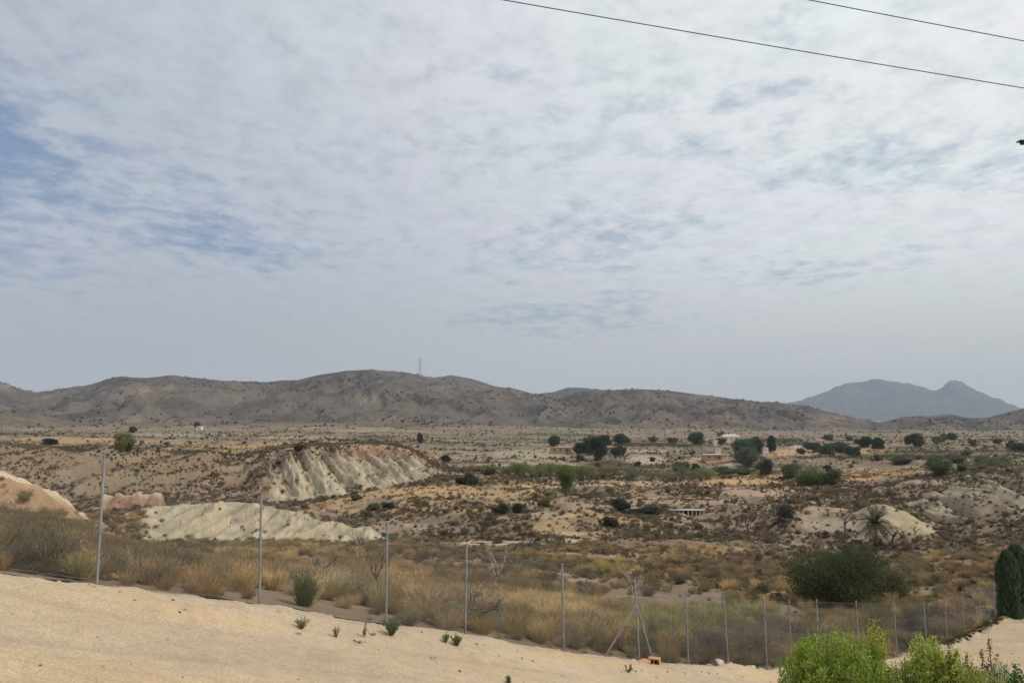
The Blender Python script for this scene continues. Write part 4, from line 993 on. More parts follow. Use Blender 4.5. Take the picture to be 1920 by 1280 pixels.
T = [
 ('carob_tree', 1485, 896, 34, 26, CAROB, 'round green carob at the left end of the carob cluster, before the golden field', 'carobs of the cluster on the tan field'),
 ('carob_tree', 1523, 909, 52, 30, CAROB, 'widest carob in the middle of the carob cluster, nearest the camera', 'carobs of the cluster on the tan field'),
 ('carob_tree', 1558, 908, 30, 26, (0.06, 0.085, 0.035), 'darker carob at the right end of the carob cluster', 'carobs of the cluster on the tan field'),
 ('round_tree', 1061, 920, 35, 47, (0.10, 0.125, 0.045), 'tall dense round green tree standing in front of the almond row', None),
 ('round_tree', 233, 846, 34, 30, (0.15, 0.145, 0.06), 'lone round olive-green tree on the golden plateau at the left', None),
 ('dark_tree', 1039, 836, 18, 18, PINE, 'small dark round tree beside the pale track, left of the pine group', None),
 ('pine_tree', 1088, 850, 22, 20, PINE, 'round pine at the left edge of the dark pine group', 'pines round the ochre house'),
 ('pine_tree', 1108, 853, 24, 34, PINE2, 'broad pine left of centre in the dark pine group', 'pines round the ochre house'),
 ('pine_tree', 1122, 862, 26, 42, PINE2, 'tallest pine of the dark group, left of the ochre house', 'pines round the ochre house'),
 ('pine_tree', 1134, 836, 22, 20, PINE, 'pine behind the dark group, above the ochre house', 'pines round the ochre house'),
 ('pine_tree', 1166, 834, 26, 20, PINE, 'rounded pine behind, up and right of the ochre house', 'pines round the ochre house'),
 ('pine_tree', 1160, 853, 24, 16, PINE, 'low pine just right of the ochre house', 'pines round the ochre house'),
 ('dark_tree', 1262, 832, 16, 12, OLV, 'small olive-green tree far back, left of the cream house', None),
 ('dark_tree', 1305, 834, 26, 24, PINE, 'round dark green tree left of the cream house', None),
 ('dark_tree', 1395, 862, 38, 38, (0.05, 0.08, 0.045), 'large leafy dark tree below the cream house, back of the tall group', 'tall trees right of the pink house'),
 ('dark_tree', 1405, 876, 46, 36, (0.085, 0.095, 0.06), 'broad grey-green tree in front of the tall group', 'tall trees right of the pink house'),
 ('dark_tree', 1417, 855, 24, 34, PINE, 'slimmer dark tree on the right side of the tall group', 'tall trees right of the pink house'),
 ('cypress_tree', 1447, 846, 16, 30, PINE2, 'dark upright tree right of the small white hut', None),
 ('dark_tree', 1436, 892, 22, 30, (0.06, 0.066, 0.04), 'dark crooked tree with visible trunk left of the carob cluster', None),
 ('olive_bush', 1360, 888, 34, 14, OLV, 'wide low olive-green bush before the golden strip, left one', 'bushes along the upper edge of the golden strip'),
 ('olive_bush', 1392, 889, 26, 12, OLV, 'wide low olive-green bush before the golden strip, right one', 'bushes along the upper edge of the golden strip'),
 ('olive_bush', 1278, 886, 26, 20, OLV, 'rounded bush behind the right end of the almond row', None),
 ('olive_bush', 1306, 886, 16, 17, (0.07, 0.075, 0.05), 'narrow dark bush behind the right end of the almond row', None),
 ('dark_tree', 1524, 846, 26, 18, (0.055, 0.075, 0.05), 'round green tree in front of the small white gate building', None),
 ('hedge_tree', 1552, 850, 30, 18, (0.06, 0.08, 0.05), 'left tree of the green hedge before the far cream house', 'trees of the hedge before the far cream house'),
 ('hedge_tree', 1577, 849, 28, 20, (0.06, 0.08, 0.05), 'middle tree of the green hedge before the far cream house', 'trees of the hedge before the far cream house'),
 ('hedge_tree', 1598, 851, 22, 14, (0.06, 0.08, 0.05), 'right tree of the green hedge before the far cream house', 'trees of the hedge before the far cream house'),
 ('dark_tree', 1622, 838, 24, 20, PINE2, 'round dark tree between the far hedge and the pointed tree', None),
 ('cypress_tree', 1646, 843, 22, 22, PINE2, 'low pointed dark tree under the blue mountain', None),
 ('dark_tree', 1715, 839, 26, 26, (0.05, 0.05, 0.035), 'tall dark round tree alone below the right-hand hills', None),
 ('dark_tree', 1602, 856, 18, 12, PINE, 'small dark tree below the right end of the far hedge', None),
 ('round_tree', 1762, 889, 38, 34, (0.085, 0.10, 0.05), 'rounded green tree on the right-hand terrace', None),
 ('olive_bush', 1690, 868, 30, 13, (0.075, 0.09, 0.05), 'low green bush left of the rounded terrace tree', None),
 ('olive_bush', 1790, 868, 28, 14, (0.09, 0.095, 0.055), 'low green bush right of the rounded terrace tree', None),
 ('olive_bush', 1860, 872, 60, 18, OLV, 'long low green thicket near the right edge', None),
 ('olive_bush', 1908, 846, 34, 16, PINE, 'dark green bush at the right edge above the thicket', None),
 ('dark_tree', 882, 908, 26, 20, (0.05, 0.056, 0.035), 'dark rounded tree at the foot of the white cliff, right one', 'dark trees below the cliff end'),
 ('dark_tree', 864, 907, 16, 12, (0.05, 0.056, 0.035), 'small dark tree at the foot of the white cliff, left one', 'dark trees below the cliff end'),
 ('dark_tree', 918, 889, 20, 13, OLV, 'grey-green tree left of the almond row', None),
 ('dark_tree', 836, 866, 14, 13, PINE, 'small dark tree in the gully right of the orange cliff top', None),
 ('dark_tree', 788, 831, 8, 18, (0.09, 0.085, 0.06), 'thin upright dark tree above the orange cliff top', None),
 ('dark_tree', 249, 810, 11, 10, PINE, 'tiny dark tree far behind the lone plateau tree', None),
 ('dark_tree', 370, 800, 10, 8, PINE, 'tiny dark tree above the small white far house', None),
 ('dark_bush', 560, 848, 14, 10, (0.05, 0.052, 0.035), 'dark bush on the rim of the white cliff', None),
 ('dark_bush', 92, 832, 22, 10, (0.05, 0.045, 0.035), 'dark bush on the far left plateau rim', None),
 ('dark_bush', 1145, 985, 24, 16, (0.05, 0.05, 0.035), 'dark bush down slope left of the white shed', None),
 ('dark_bush', 1165, 957, 30, 22, (0.040, 0.042, 0.028), 'large black-green bush left of the white shed, left of a pair', None),
 ('dark_bush', 1210, 963, 52, 13, (0.040, 0.042, 0.028), 'long black-green hedge-like bush left of the white shed, right of a pair', None),
 ('dark_bush', 938, 962, 26, 17, (0.045, 0.045, 0.033), 'black-green bush, left of two on the pale terrace', None),
 ('dark_bush', 973, 960, 22, 16, (0.045, 0.045, 0.033), 'black-green bush, right of two on the pale terrace', None),
 ('dark_bush', 1020, 948, 20, 12, (0.09, 0.10, 0.045), 'small bright green bush below the round green tree', None),
 ('dark_bush', 700, 955, 20, 11, (0.10, 0.105, 0.05), 'small green bush at the foot of the white cliff', 'green bushes at the foot of the white cliff'),
 ('dark_bush', 668, 937, 16, 9, (0.10, 0.105, 0.05), 'small green bush at the foot of the white cliff', 'green bushes at the foot of the white cliff'),
 ('dark_bush', 729, 952, 16, 9, (0.05, 0.05, 0.035), 'dark low bush on the golden slope under the cliff', None),
 ('dark_bush', 1475, 975, 26, 26, (0.055, 0.055, 0.045), 'grey dark bush on the slope left of the palm', None),
]
for (nm, px, py, wp, hp_, col, lab, grp) in T:
    low_b = 'bush' in nm or nm in ('carob_tree', 'hedge_tree', 'round_tree')
    tree(nm, px, py + 1, wp * 1.04, hp_ * 1.04, tuple(c * 1.6 for c in col), lab, 'bush' if 'bush' in nm else 'tree', grp, n=8000 if wp * hp_ > 900 else 5000, trunk=0.03 if low_b else 0.12,
         shape='column' if nm == 'cypress_tree' else 'round')
g = np.random.RandomState(33)
for k in range(34):
    px = g.uniform(1000, 1900); py = g.choice([g.uniform(822, 840), g.uniform(848, 890)]); wp = g.uniform(8, 17)
    tree('small_tree', px, py, wp, wp * g.uniform(.6, .95), tuple(np.array([(0.13, 0.14, 0.075), (0.10, 0.115, 0.065), (0.16, 0.16, 0.085)][k % 3])), 'small %s tree %s' % (['olive-green', 'dark green', 'pale green'][k % 3], where(px, py)),
         'tree', 'small trees scattered over the farmland', n=1500, trunk=0.06)
# almond row
ALMX = [(968, 892, ALM, 22, 24), (985, 894, ALM, 26, 27), (1016, 893, ALM2, 22, 22), (1032, 897, ALM, 24, 26), (1087, 897, ALM, 24, 26), (1102, 899, ALM, 28, 30), (1132, 897, ALM2, 22, 22), (1151, 898, ALM2, 20, 20),
        (1186, 903, OLV2, 26, 24), (1222, 904, ALM2, 22, 20), (1250, 906, ALM2, 28, 26), (1277, 906, (0.15, 0.14, 0.09), 30, 30), (1312, 903, ALM2, 22, 16)]
ordn = ['first', 'second', 'third', 'fourth', 'fifth', 'sixth', 'seventh', 'eighth', 'ninth', 'tenth', 'eleventh', 'twelfth', 'thirteenth']
for i, (px, py, col, wp, hp_) in enumerate(ALMX):
    tone = 'fresh green' if col is ALM else 'thin brownish' if col is ALM2 else 'grey-green'
    tree('almond_tree', px, py, wp * 1.1, hp_ * 1.05, tuple(c * 1.25 for c in col), '%s almond tree, %s from the left in the orchard row' % (tone, ordn[i]), 'tree', 'almond trees of the orchard row', n=1100 if col is ALM2 else 2200, trunk=0.30, leaf=0.26, sparse=col is ALM2)

# the big dark bush beyond the fence, cypress hedge, green bush at the wire
tree('evergreen_bush', 1570, 1134, 166, 102, (0.085, 0.100, 0.045), 'huge rounded dark green bush on the slope behind the fence', 'bush', n=30000, leaf=0.14, trunk=0.0, seed=901, shape='wide', y=61)
tree('evergreen_bush', 1652, 1118, 74, 52, (0.15, 0.135, 0.07), 'olive-brown bush merged into the right side of the huge dark bush', 'bush', n=12000, leaf=0.14, trunk=0.0, seed=905, shape='wide', y=65)
for k, (px, py, wp, hp_, lab) in enumerate([(1893, 1146, 42, 124, 'clipped dark green cypress beside the path, left one at the right edge'), (1911, 1145, 50, 134, 'clipped dark green cypress at the very right edge'),
                                             (1958, 1146, 50, 134, 'clipped dark green cypress just past the right edge')]):
    if k < 2: tree('cypress_tree', px, py, wp, hp_, (0.095, 0.145, 0.075), lab, 'cypress', 'cypresses beside the path', n=16000, leaf=0.13, trunk=0.01, shape='column', y=49.5 + k * .8, seed=920 + k)
def single(name, px, py, wpx, hpx, key, col, label, cat, y=None, group=None, seed=0):
    """one plant at a place read from the photograph"""
    if y is None:
        t = (px - 960) / F; p = hit(px, py, float(fence_Y(t)) + 0.4)
    else:
        q = unproj(px, py, y); p = np.array([q[0], y, float(ground_z(q[0], y))])
    s = p[1] / F
    o = link(name, obj_mesh(key), loc=p - np.array([0, 0, .02]), rot=(0, 0, seed * 1.3), label=label, cat=cat, group=group)
    o.scale = (wpx * s, wpx * s, hpx * s * 1.08); o.color = (*col, 1); return o
single('green_bush', 571, 1132, 52, 66, 'broom1', (0.15, 0.175, 0.055), 'upright bright green bush against the wire between second and third posts', 'bush', y=17.6)
single('green_bush', 1180, 1220, 96, 52, 'thicket0', (0.095, 0.125, 0.055), 'low soft green bush behind the braced fence post', 'bush', y=24.2)
single('yellow_broom', 1240, 1208, 80, 60, 'broom0', (0.29, 0.27, 0.13), 'yellow-green broom behind the seventh post, left of the yellow pair', 'bush', group='yellow broom behind the wire')
single('yellow_broom', 1330, 1190, 110, 54, 'broom1', (0.30, 0.275, 0.12), 'yellow-green broom between seventh and eighth posts, right of the yellow pair', 'bush', group='yellow broom behind the wire')
single('yellow_broom', 1400, 1172, 90, 40, 'broom0', (0.29, 0.265, 0.12), 'pale yellow broom high behind the eighth and ninth posts', 'bush', group='yellow broom behind the wire')
single('grey_bush', 1336, 1234, 92, 62, 'thicket1', (0.125, 0.115, 0.10), 'dark grey bush behind the white stones at the fence', 'bush')
single('grey_bush', 1412, 1232, 70, 66, 'brush2', (0.20, 0.165, 0.12), 'brown twiggy bush behind the stones, left of the ninth post', 'bush')
single('grey_bush', 1490, 1215, 80, 60, 'thicket2', (0.12, 0.11, 0.095), 'dark grey bush behind the tenth fence post', 'bush')
single('olive_bush', 1645, 1210, 74, 96, 'thicket0', (0.17, 0.165, 0.075), 'tall olive-green bush between twelfth and thirteenth posts', 'bush')
single('grey_bush', 1712, 1196, 66, 60, 'thicket1', (0.105, 0.10, 0.085), 'dark twiggy bush behind the braced post near the path', 'bush')
single('grey_bush', 1764, 1178, 60, 66, 'thicket2', (0.13, 0.105, 0.08), 'dark brown bush right of the braced post near the path', 'bush')
single('green_bush', 1848, 1172, 30, 34, 'thicket0', (0.055, 0.075, 0.028), 'small dense dark green bush on the path side of the fence', 'bush', y=43.5)
single('green_bush', 1820, 1166, 34, 34, 'thicket1', (0.085, 0.085, 0.055), 'small grey-green bush by the stone heap near the path', 'bush', y=45.2)
single('dark_bush', 1790, 1034, 46, 30, 'thicket1', (0.085, 0.075, 0.055), 'dark thorny bush with a pale stem right of the bare palm-side tree', 'bush')
single('purple_bush', 1644, 1018, 30, 22, 'thicket2', (0.065, 0.055, 0.06), 'purplish dark bush at the foot of the palm', 'bush')
single('dead_thistle', 838, 1122, 44, 50, 'thicket2', (0.11, 0.115, 0.06), 'olive leafy clump in the left limb of the gnarled tree', 'bush', y=21.5)

# bare trees ---------------------------------------------------------
def bare_tree(px, py, hpx, label, mat, seed, spread=0.9, y=None, lean=0.0, trunk=0.3, depth=4, thick=0.05, group=None):
    if y is None:
        t = (px - 960) / F; p = hit(px, py, float(fence_Y(t)) + 0.4)
    else:
        q = unproj(px, py, y); p = np.array([q[0], y, float(ground_z(q[0], y))])
    H = hpx * p[1] / F; g = np.random.RandomState(seed)
    root = link('bare_tree', None, loc=p, label=label, cat='dead tree', group=group)
    mt = MB(); mbr = MB()
    top = np.array([lean * H * trunk, 0, trunk * H]); r0 = thick * H
    taper_tube(mt, (0, 0, -0.15 * H), top, r0, r0 * 0.7, g, 4, 0.05)
    def grow(p, d, L, r, k):
        e = p + d * L; pts = taper_tube(mbr, p, e, r, r * 0.6, g, 3, 0.09, 5)
        if k == 0: return
        for q in range(2 if k > 2 else g.randint(2, 4)):
            nd = d + g.normal(size=3) * 0.62 * spread; nd[2] = nd[2] * 0.8 + 0.15; nd /= np.linalg.norm(nd)
            grow(pts[-1] if q == 0 else pts[-2] * .5 + pts[-1] * .5, nd, L * g.uniform(0.6, 0.85), r * 0.58, k - 1)
    nb = 3
    for q in range(nb):
        an = 6.283 * q / nb + g.uniform(-.5, .5); d = np.array([math.cos(an) * spread, math.sin(an) * spread * .7, 0.85]); d /= np.linalg.norm(d)
        grow(top, d, H * 0.27, r0 * 0.62, depth)
    mt.build('trunk', mat, root, smooth=True); mbr.build('branch', mat, root, smooth=True)
    return root
BT = [(592, 1098, 66, 'dark gnarled dead tree behind the green bush at the wire', M_BARK, 3, 1.5, None, .3, .42, 4, .04),
      (668, 1052, 44, 'slim pale dead tree at the tip of the marl ridge', M_PALEBARK, 5, 0.6, None, .1, .55, 3, .035),
      (711, 1120, 64, 'thin crooked dead trunk left of the third post', M_BARK, 8, 0.5, None, -.2, .5, 3, .035),
      (888, 1172, 88, 'sprawling gnarled dead tree right behind the fourth post', M_BARK, 12, 1.7, 20.8, .1, .2, 4, .045),
      (925, 1125, 84, 'tall pale bleached dead stem right of the fourth post', M_PALEBARK, 15, 0.45, None, .15, .45, 3, .025),
      (1002, 1062, 24, 'pale forked dead branch in the grey scrub', M_PALEBARK, 17, 0.9, None, 0, .25, 2, .04),
      (1187, 1115, 52, 'pale twisted dead tree behind the top of the braced post', M_PALEBARK, 19, 0.8, None, -.2, .35, 3, .03),
      (1209, 1095, 50, 'dark slender dead tree just right of the braced post', M_BARK, 22, 0.8, None, .1, .35, 3, .025),
      (1361, 1018, 46, 'bare dark tree on the golden grass below the white shed', M_BARK, 25, 1.0, None, 0, .28, 4, .04),
      (1402, 998, 40, 'bare dark tree up slope right of the first dark one', M_BARK, 27, 1.1, None, 0, .25, 4, .04),
      (1432, 1058, 40, 'pale-stemmed dead tree on the brown slope left of the big bush', M_PALEBARK, 29, 0.8, None, 0, .4, 3, .035),
      (1586, 1000, 40, 'bare crooked tree left of the palm', M_BARK, 31, 0.9, None, 0, .4, 3, .04),
      (1676, 1024, 40, 'bare tree with reaching boughs right of the palm', M_BARK, 33, 1.5, None, 0, .4, 4, .05),
      (1716, 1002, 24, 'small bare bush-like tree before the pale mound', M_BARK, 35, 1.2, None, 0, .2, 3, .04),
      (1795, 1088, 18, 'stub of white broken dead wood on the right slope', M_PALEBARK, 37, 1.6, None, 0, .2, 2, .09),
      (1790, 1046, 34, 'small pale-trunked thorn tree right of the huge bush', M_PALEBARK, 39, 1.2, None, 0, .3, 3, .045),
      (1466, 1020, 24, 'small grey bare tree among grey-green scrub left of the palm', M_PALEBARK, 41, 1.0, None, 0, .3, 3, .035)]
for (px, py, hp_, lab, mt, sd, sp, yy, ln, tr, dp, th) in BT: bare_tree(px, py, hp_ * 1.12, lab, mt, sd, sp, yy, ln, tr, dp, th * 1.35)

# ------------------------------------------------------------------ hedges and orchard belts across the farmland
def belt(name, pts, hpx, col, label, n, cat='hedge', seed=0, leafk=1.6, depth=3.0, gaps=0.5):
    """one continuous planting following the ground between the listed picture points"""
    g = np.random.RandomState(seed); W = np.array([hit(a, b) for a, b in pts]); s = W[:, 1].mean() / F; H = hpx * s
    base = W[0].copy(); L = np.concatenate([[0], np.cumsum(np.linalg.norm(np.diff(W[:, :2], axis=0), axis=1))])
    d = g.uniform(0, L[-1], n); x = np.interp(d, L, W[:, 0]) + g.normal(0, depth * .4, n); y = np.interp(d, L, W[:, 1]) + g.normal(0, depth * .5, n)
    hm = np.clip(0.72 + 0.75 * pn(d / (H * 1.7), d * 0 + seed, seed) + .2 * pn(d / (H * .6), d * 0, seed + 1), 0.12, 1.25); k = g.rand(n) < np.clip(hm + 1 - gaps, 0, 1); d, x, y, hm = d[k], x[k], y[k], hm[k]; m = len(d)
    z = ground_z(x, y) + H * hm * g.rand(m) ** 0.6; P_ = np.stack([x, y, z], 1) - base
    lv = np.clip(.5 + .2 * g.normal(size=m) + .3 * pn(d / H * 1.5, z / H * 2, seed + 3), 0, 1)
    o = link(name, leaf_mesh(name, leaves(P_, unit(g.normal(size=(m, 3)) + [0, 0, .3]), leafk * s * g.uniform(.7, 1.4, m), leafk * s * .7, g), lv, LO), loc=base, label=label, cat=cat, group='plantings across the farmland'); o.color = (*col, 1)
    return o
belt('vine_row', [(905, 887), (1000, 887), (1130, 890), (1260, 895), (1330, 898)], 13, (0.22, 0.25, 0.095), 'long green vine strip running behind the almond row', 16000, 'vineyard', 1, 1.9, 3, 0.0)
belt('hedge', [(1600, 861), (1700, 860), (1810, 858)], 9, (0.10, 0.115, 0.07), 'dark green orchard belt below the right-hand hills', 5000, 'hedge', 2, 1.8, 14)
belt('hedge', [(1640, 852), (1760, 851), (1900, 848)], 7, (0.11, 0.12, 0.08), 'thin dark belt just above the dark orchard belt', 3500, 'hedge', 3, 1.7, 14)
belt('hedge', [(1170, 836), (1240, 836), (1300, 838)], 8, (0.12, 0.13, 0.08), 'grey-green belt between the pines and the round dark tree', 3000, 'hedge', 4, 1.7, 10)
belt('hedge', [(1390, 828), (1450, 829), (1500, 832)], 8, (0.11, 0.125, 0.08), 'dark belt behind the tall dark trees', 2600, 'hedge', 5, 1.7, 10)
belt('hedge', [(1100, 872), (1180, 874), (1250, 876)], 8, (0.11, 0.115, 0.07), 'dark scrubby belt above the vine strip', 3000, 'hedge', 6, 1.7, 6, .8)
belt('hedge', [(1345, 888), (1400, 889), (1450, 889)], 10, (0.13, 0.14, 0.075), 'bushy belt along the upper edge of the golden strip', 3000, 'hedge', 7, 1.8, 5, .8)
belt('hedge', [(1490, 858), (1540, 857), (1590, 858)], 5, (0.10, 0.115, 0.07), 'low belt at the upper edge of the tan field', 1500, 'hedge', 8, 1.7, 8, .8)
belt('hedge', [(1800, 878), (1860, 877), (1925, 874)], 8, (0.12, 0.12, 0.08), 'grey-green scrub belt on the right edge terrace', 2600, 'hedge', 9, 1.7, 8, .7)
belt('hedge', [(1440, 878), (1500, 877), (1560, 879)], 7, (0.14, 0.135, 0.09), 'low grey-green belt behind the carob cluster', 1800, 'hedge', 10, 1.7, 8, .9)
belt('hedge', [(830, 868), (880, 868), (960, 870)], 5, (0.13, 0.13, 0.085), 'low green strip on the terrace right of the cliff', 1500, 'hedge', 11, 1.7, 5, .8)
belt('hedge', [(540, 812), (640, 812), (760, 811)], 4, (0.10, 0.10, 0.075), 'thin dark line of scrub far behind the plateau', 1500, 'hedge', 12, 1.6, 16, .9)
belt('hedge', [(960, 818), (1040, 817), (1130, 818)], 5, (0.10, 0.10, 0.075), 'thin dark line of trees under the middle hills', 1500, 'hedge', 13, 1.6, 16, .9)

# palms ------------------------------------------------------------------
def palm(px, py, y, crown_h, R_, nf, label, seed):
    q = unproj(px, py, y); p = np.array([q[0], y, float(ground_z(q[0], y))]); g = np.random.RandomState(seed)
    root = link('palm_tree', None, loc=p, label=label, cat='palm')
    mb = MB(); mb.tube([(0, 0, -.3), (0, 0, crown_h * .5), (0.05, 0, crown_h)], [.34, .30, .26], 10); mb.build('trunk', M_BARK, root, smooth=True)
    for part, cnt, e0, e1, col in (('frond', nf, 15, 86, (0.17, 0.185, 0.10)), ('dead_frond', nf // 2, -50, -5, (0.27, 0.20, 0.12))):
        Vs = []; lv = []
        for i in range(cnt):
            an = g.uniform(0, 6.283); el = R(g.uniform(e0, e1)); L = R_ * g.uniform(.85, 1.1); d = np.array([math.cos(an) * math.cos(el), math.sin(an) * math.cos(el), math.sin(el)])
            pts = []; P_ = np.array([0, 0, crown_h]); v = d.copy(); segs = 12
            for k in range(segs + 1):
                pts.append(P_.copy()); P_ = P_ + v * L / segs; v[2] -= 0.15 if part == 'frond' else 0.05; v /= np.linalg.norm(v)
            pts = np.array(pts)
            for k in range(segs):
                a, b_ = pts[k], pts[k + 1]; dd = (b_ - a) / np.linalg.norm(b_ - a); side = np.cross(dd, [0, 0, 1.0]); side /= np.linalg.norm(side) + 1e-6
                Vs.append(leaves(((a + b_) / 2)[None], dd[None], L / segs * 1.1, 0.05, g))
                lv.append(.4)
                for sgn in (-1, 1):
                    for f in (0.15, 0.5, 0.85):
                        ll = 0.55 * (math.sin(math.pi * min(1, (k + 1.5) / segs * .95)) ** .5 + .1) * (R_ / 2.8)
                        m_ = a + (b_ - a) * f; ld = unit((sgn * side * .8 + dd * .6 + np.array([0, 0, -.25]))[None])
                        Vs.append(leaves(m_[None] + ld * ll / 2, ld, ll, 0.06, g)); lv.append(g.uniform(.2, .9))
        o = link(part, leaf_mesh(part, np.concatenate(Vs), np.array(lv), LO), root); o.color = (*col, 1)
    return root
palm(1641, 1004, 128, 3.5, 3.3, 46, 'squat date palm with arching fronds before the pale mound', 61)
palm(1921, 1040, 72, 2.0, 2.2, 26, 'palm with arching fronds at the right edge above the cypresses', 67)

# ------------------------------------------------------------------ leafy shrubs nearest the camera, bottom right
def wand_shrub(name, px, ytop, Y, width, n_st, leafL, leafW, col, label, seed, lean=0.25, lpm=70, tip=0.95, bare=0.55, spike=None):
    q = unproj(px, 1240, Y); x0 = q[0]; zb = float(ground_z(x0, Y)); zt = float(zat(ytop, Y)); H = zt - zb
    g = np.random.RandomState(seed); root = link(name, None, loc=(x0, Y, zb), label=label, cat='shrub')
    mb = MB(); Ps = []; Ds = []; Lv = []; Sz = []
    for i in range(n_st):
        an = g.uniform(0, 6.283); r = (g.rand() ** .5) * width / 2; hh = H * (1 - 0.16 * (r / (width / 2)) ** 2) * (1 - .34 * g.rand() ** 1.6)
        e = np.array([math.cos(an) * r, math.sin(an) * r * .8, hh]); b0 = e * np.array([.25, .25, 0]); mid = (b0 + e) / 2 + np.array([math.cos(an) * lean * .2, math.sin(an) * lean * .2, -0.02 * H]) + g.normal(size=3) * .05
        pts = [b0, mid, e]; mb.tube(pts, [.012, .008, .003], 4, False)
        br = [(np.array([0, 0, 0]), 1.0)]
        nl = int(hh * lpm * 1.6); tt = bare + (1 - bare) * g.rand(nl) ** .9
        cen = ((1 - tt) ** 2)[:, None] * b0 + (2 * tt * (1 - tt))[:, None] * mid + (tt ** 2)[:, None] * e
        # leafy side shoots
        sh = g.normal(size=(nl, 3)) * (0.022 + 0.14 * (1.02 - tt))[:, None]; cen = cen + sh
        d = unit(np.stack([g.normal(size=nl), g.normal(size=nl), g.uniform(.4, 1.9, nl)], 1))
        Ps.append(cen + d * leafL * .4); Ds.append(d); Lv.append(np.clip(.30 + .35 * tt + g.normal(size=nl) * .16 + (i % 7) * .02, 0, 1)); Sz.append(leafL * g.uniform(.6, 1.15, nl))
    P_ = np.concatenate(Ps); D_ = np.concatenate(Ds); Lv = np.concatenate(Lv); Sz = np.concatenate(Sz)
    V_ = leaves(P_, D_, Sz, leafW * g.uniform(.7, 1.2, len(P_)), g)
    fo = link('foliage', leaf_mesh('foliage', V_, Lv, LO), root); fo.color = (*col, 1)
    mb.build('stem', M_BARK, root)
    return root
wand_shrub('leafy_shrub', 1560, 1178, 9.6, 1.22, 240, .052, .018, (0.27, 0.345, 0.06), 'bright green leafy shrub, biggest of those at the lower right', 701)
wand_shrub('leafy_shrub', 1628, 1196, 9.9, 0.60, 80, .052, .018, (0.20, 0.28, 0.05), 'green leafy shrub pressed against the right of the biggest one', 703)
wand_shrub('leafy_shrub', 1644, 1156, 10.3, 0.26, 34, .048, .016, (0.40, 0.40, 0.06), 'slender yellow-green leafy spire rising beside the biggest shrub', 707)
wand_shrub('leafy_shrub', 1745, 1192, 9.4, 1.0, 230, .046, .016, (0.38, 0.42, 0.09), 'pale yellow-green leafy shrub in the middle of the lower right row', 711)
wand_shrub('leafy_shrub', 1700, 1226, 9.0, 0.30, 10, .040, .014, (0.32, 0.36, 0.10), 'thin sparse shoots in the gap between the green shrubs', 713)
wand_shrub('leafy_shrub', 1800, 1226, 9.2, 0.75, 150, .044, .016, (0.36, 0.37, 0.07), 'low yellowish shrub below the dark seed spikes', 717)
wand_shrub('leafy_shrub', 1868, 1228, 9.8, 0.55, 110, .034, .008, (0.19, 0.25, 0.12), 'soft grey-green feathery shrub near the bottom right corner', 719)
wand_shrub('leafy_shrub', 1915, 1236, 9.0, 0.6, 60, .050, .028, (0.09, 0.15, 0.05), 'dark green broad-leaved shrub in the bottom right corner', 723)
wand_shrub('leafy_shrub', 1850, 1258, 8.6, 1.3, 190, .042, .014, (0.26, 0.30, 0.07), 'low green shrub cut by the bottom edge near the corner', 727)
wand_shrub('leafy_shrub', 1466, 1258, 9.4, 0.30, 30, .030, .010, (0.19, 0.185, 0.10), 'grey-green small shrub left of the biggest green shrub', 729)
for k, (px, top) in enumerate([(1777, 1196), (1812, 1222), (1840, 1216), (1854, 1196), (1792, 1215)]):
    Y = 9.1 + k * .1; q = unproj(px, top, Y); zb = float(ground_z(q[0], Y)); g = np.random.RandomState(740 + k); root = link('seed_spike', None, loc=(q[0], Y, zb),
        label='dark dock seed spike above the low shrubs, %s from the left' % ['first', 'third', 'fourth', 'fifth', 'second'][k], cat='plant stalk', group='dark seed spikes at the lower right')
    H = q[2] - zb; mb = MB(); mb.tube([(0, 0, 0), (.03, 0, H * .6), (0, 0, H)], [.008, .006, .003], 5, False); mb.build('stem', M_BARK, root)
    nn = 160; t_ = g.uniform(.86, 1.0, nn); P_ = np.stack([g.normal(0, .022, nn) * (1.6 - t_ * 1.2), g.normal(0, .022, nn), t_ * H], 1)
    # side spikelets
    for b_ in range(4):
        hb = H * (.82 + .03 * b_); sd = 1 if b_ % 2 else -1; m2 = 40; u_ = g.rand(m2); P_ = np.concatenate([P_, np.stack([sd * (.02 + u_ * .07) + g.normal(0, .008, m2), g.normal(0, .01, m2), hb + u_ * .12], 1)])
    D_ = unit(g.normal(size=(len(P_), 3)) + [0, 0, 1]); o = link('seed_head', leaf_mesh('seed_head', leaves(P_, D_, .022, .014, g), g.rand(len(P_)), LO), root); o.color = (0.11, 0.085, 0.045, 1)
single('dry_grass_tussock', 1404, 1292, 72, 66, 'grass0', (0.50, 0.28, 0.13), 'orange-straw grass tuft at the bottom edge left of the shrubs', 'grass tussock', y=13.5)
single('dry_grass_tussock', 1432, 1300, 60, 70, 'grass1', (0.42, 0.27, 0.14), 'tan grass tuft at the bottom edge beside the orange one', 'grass tussock', y=13.2)

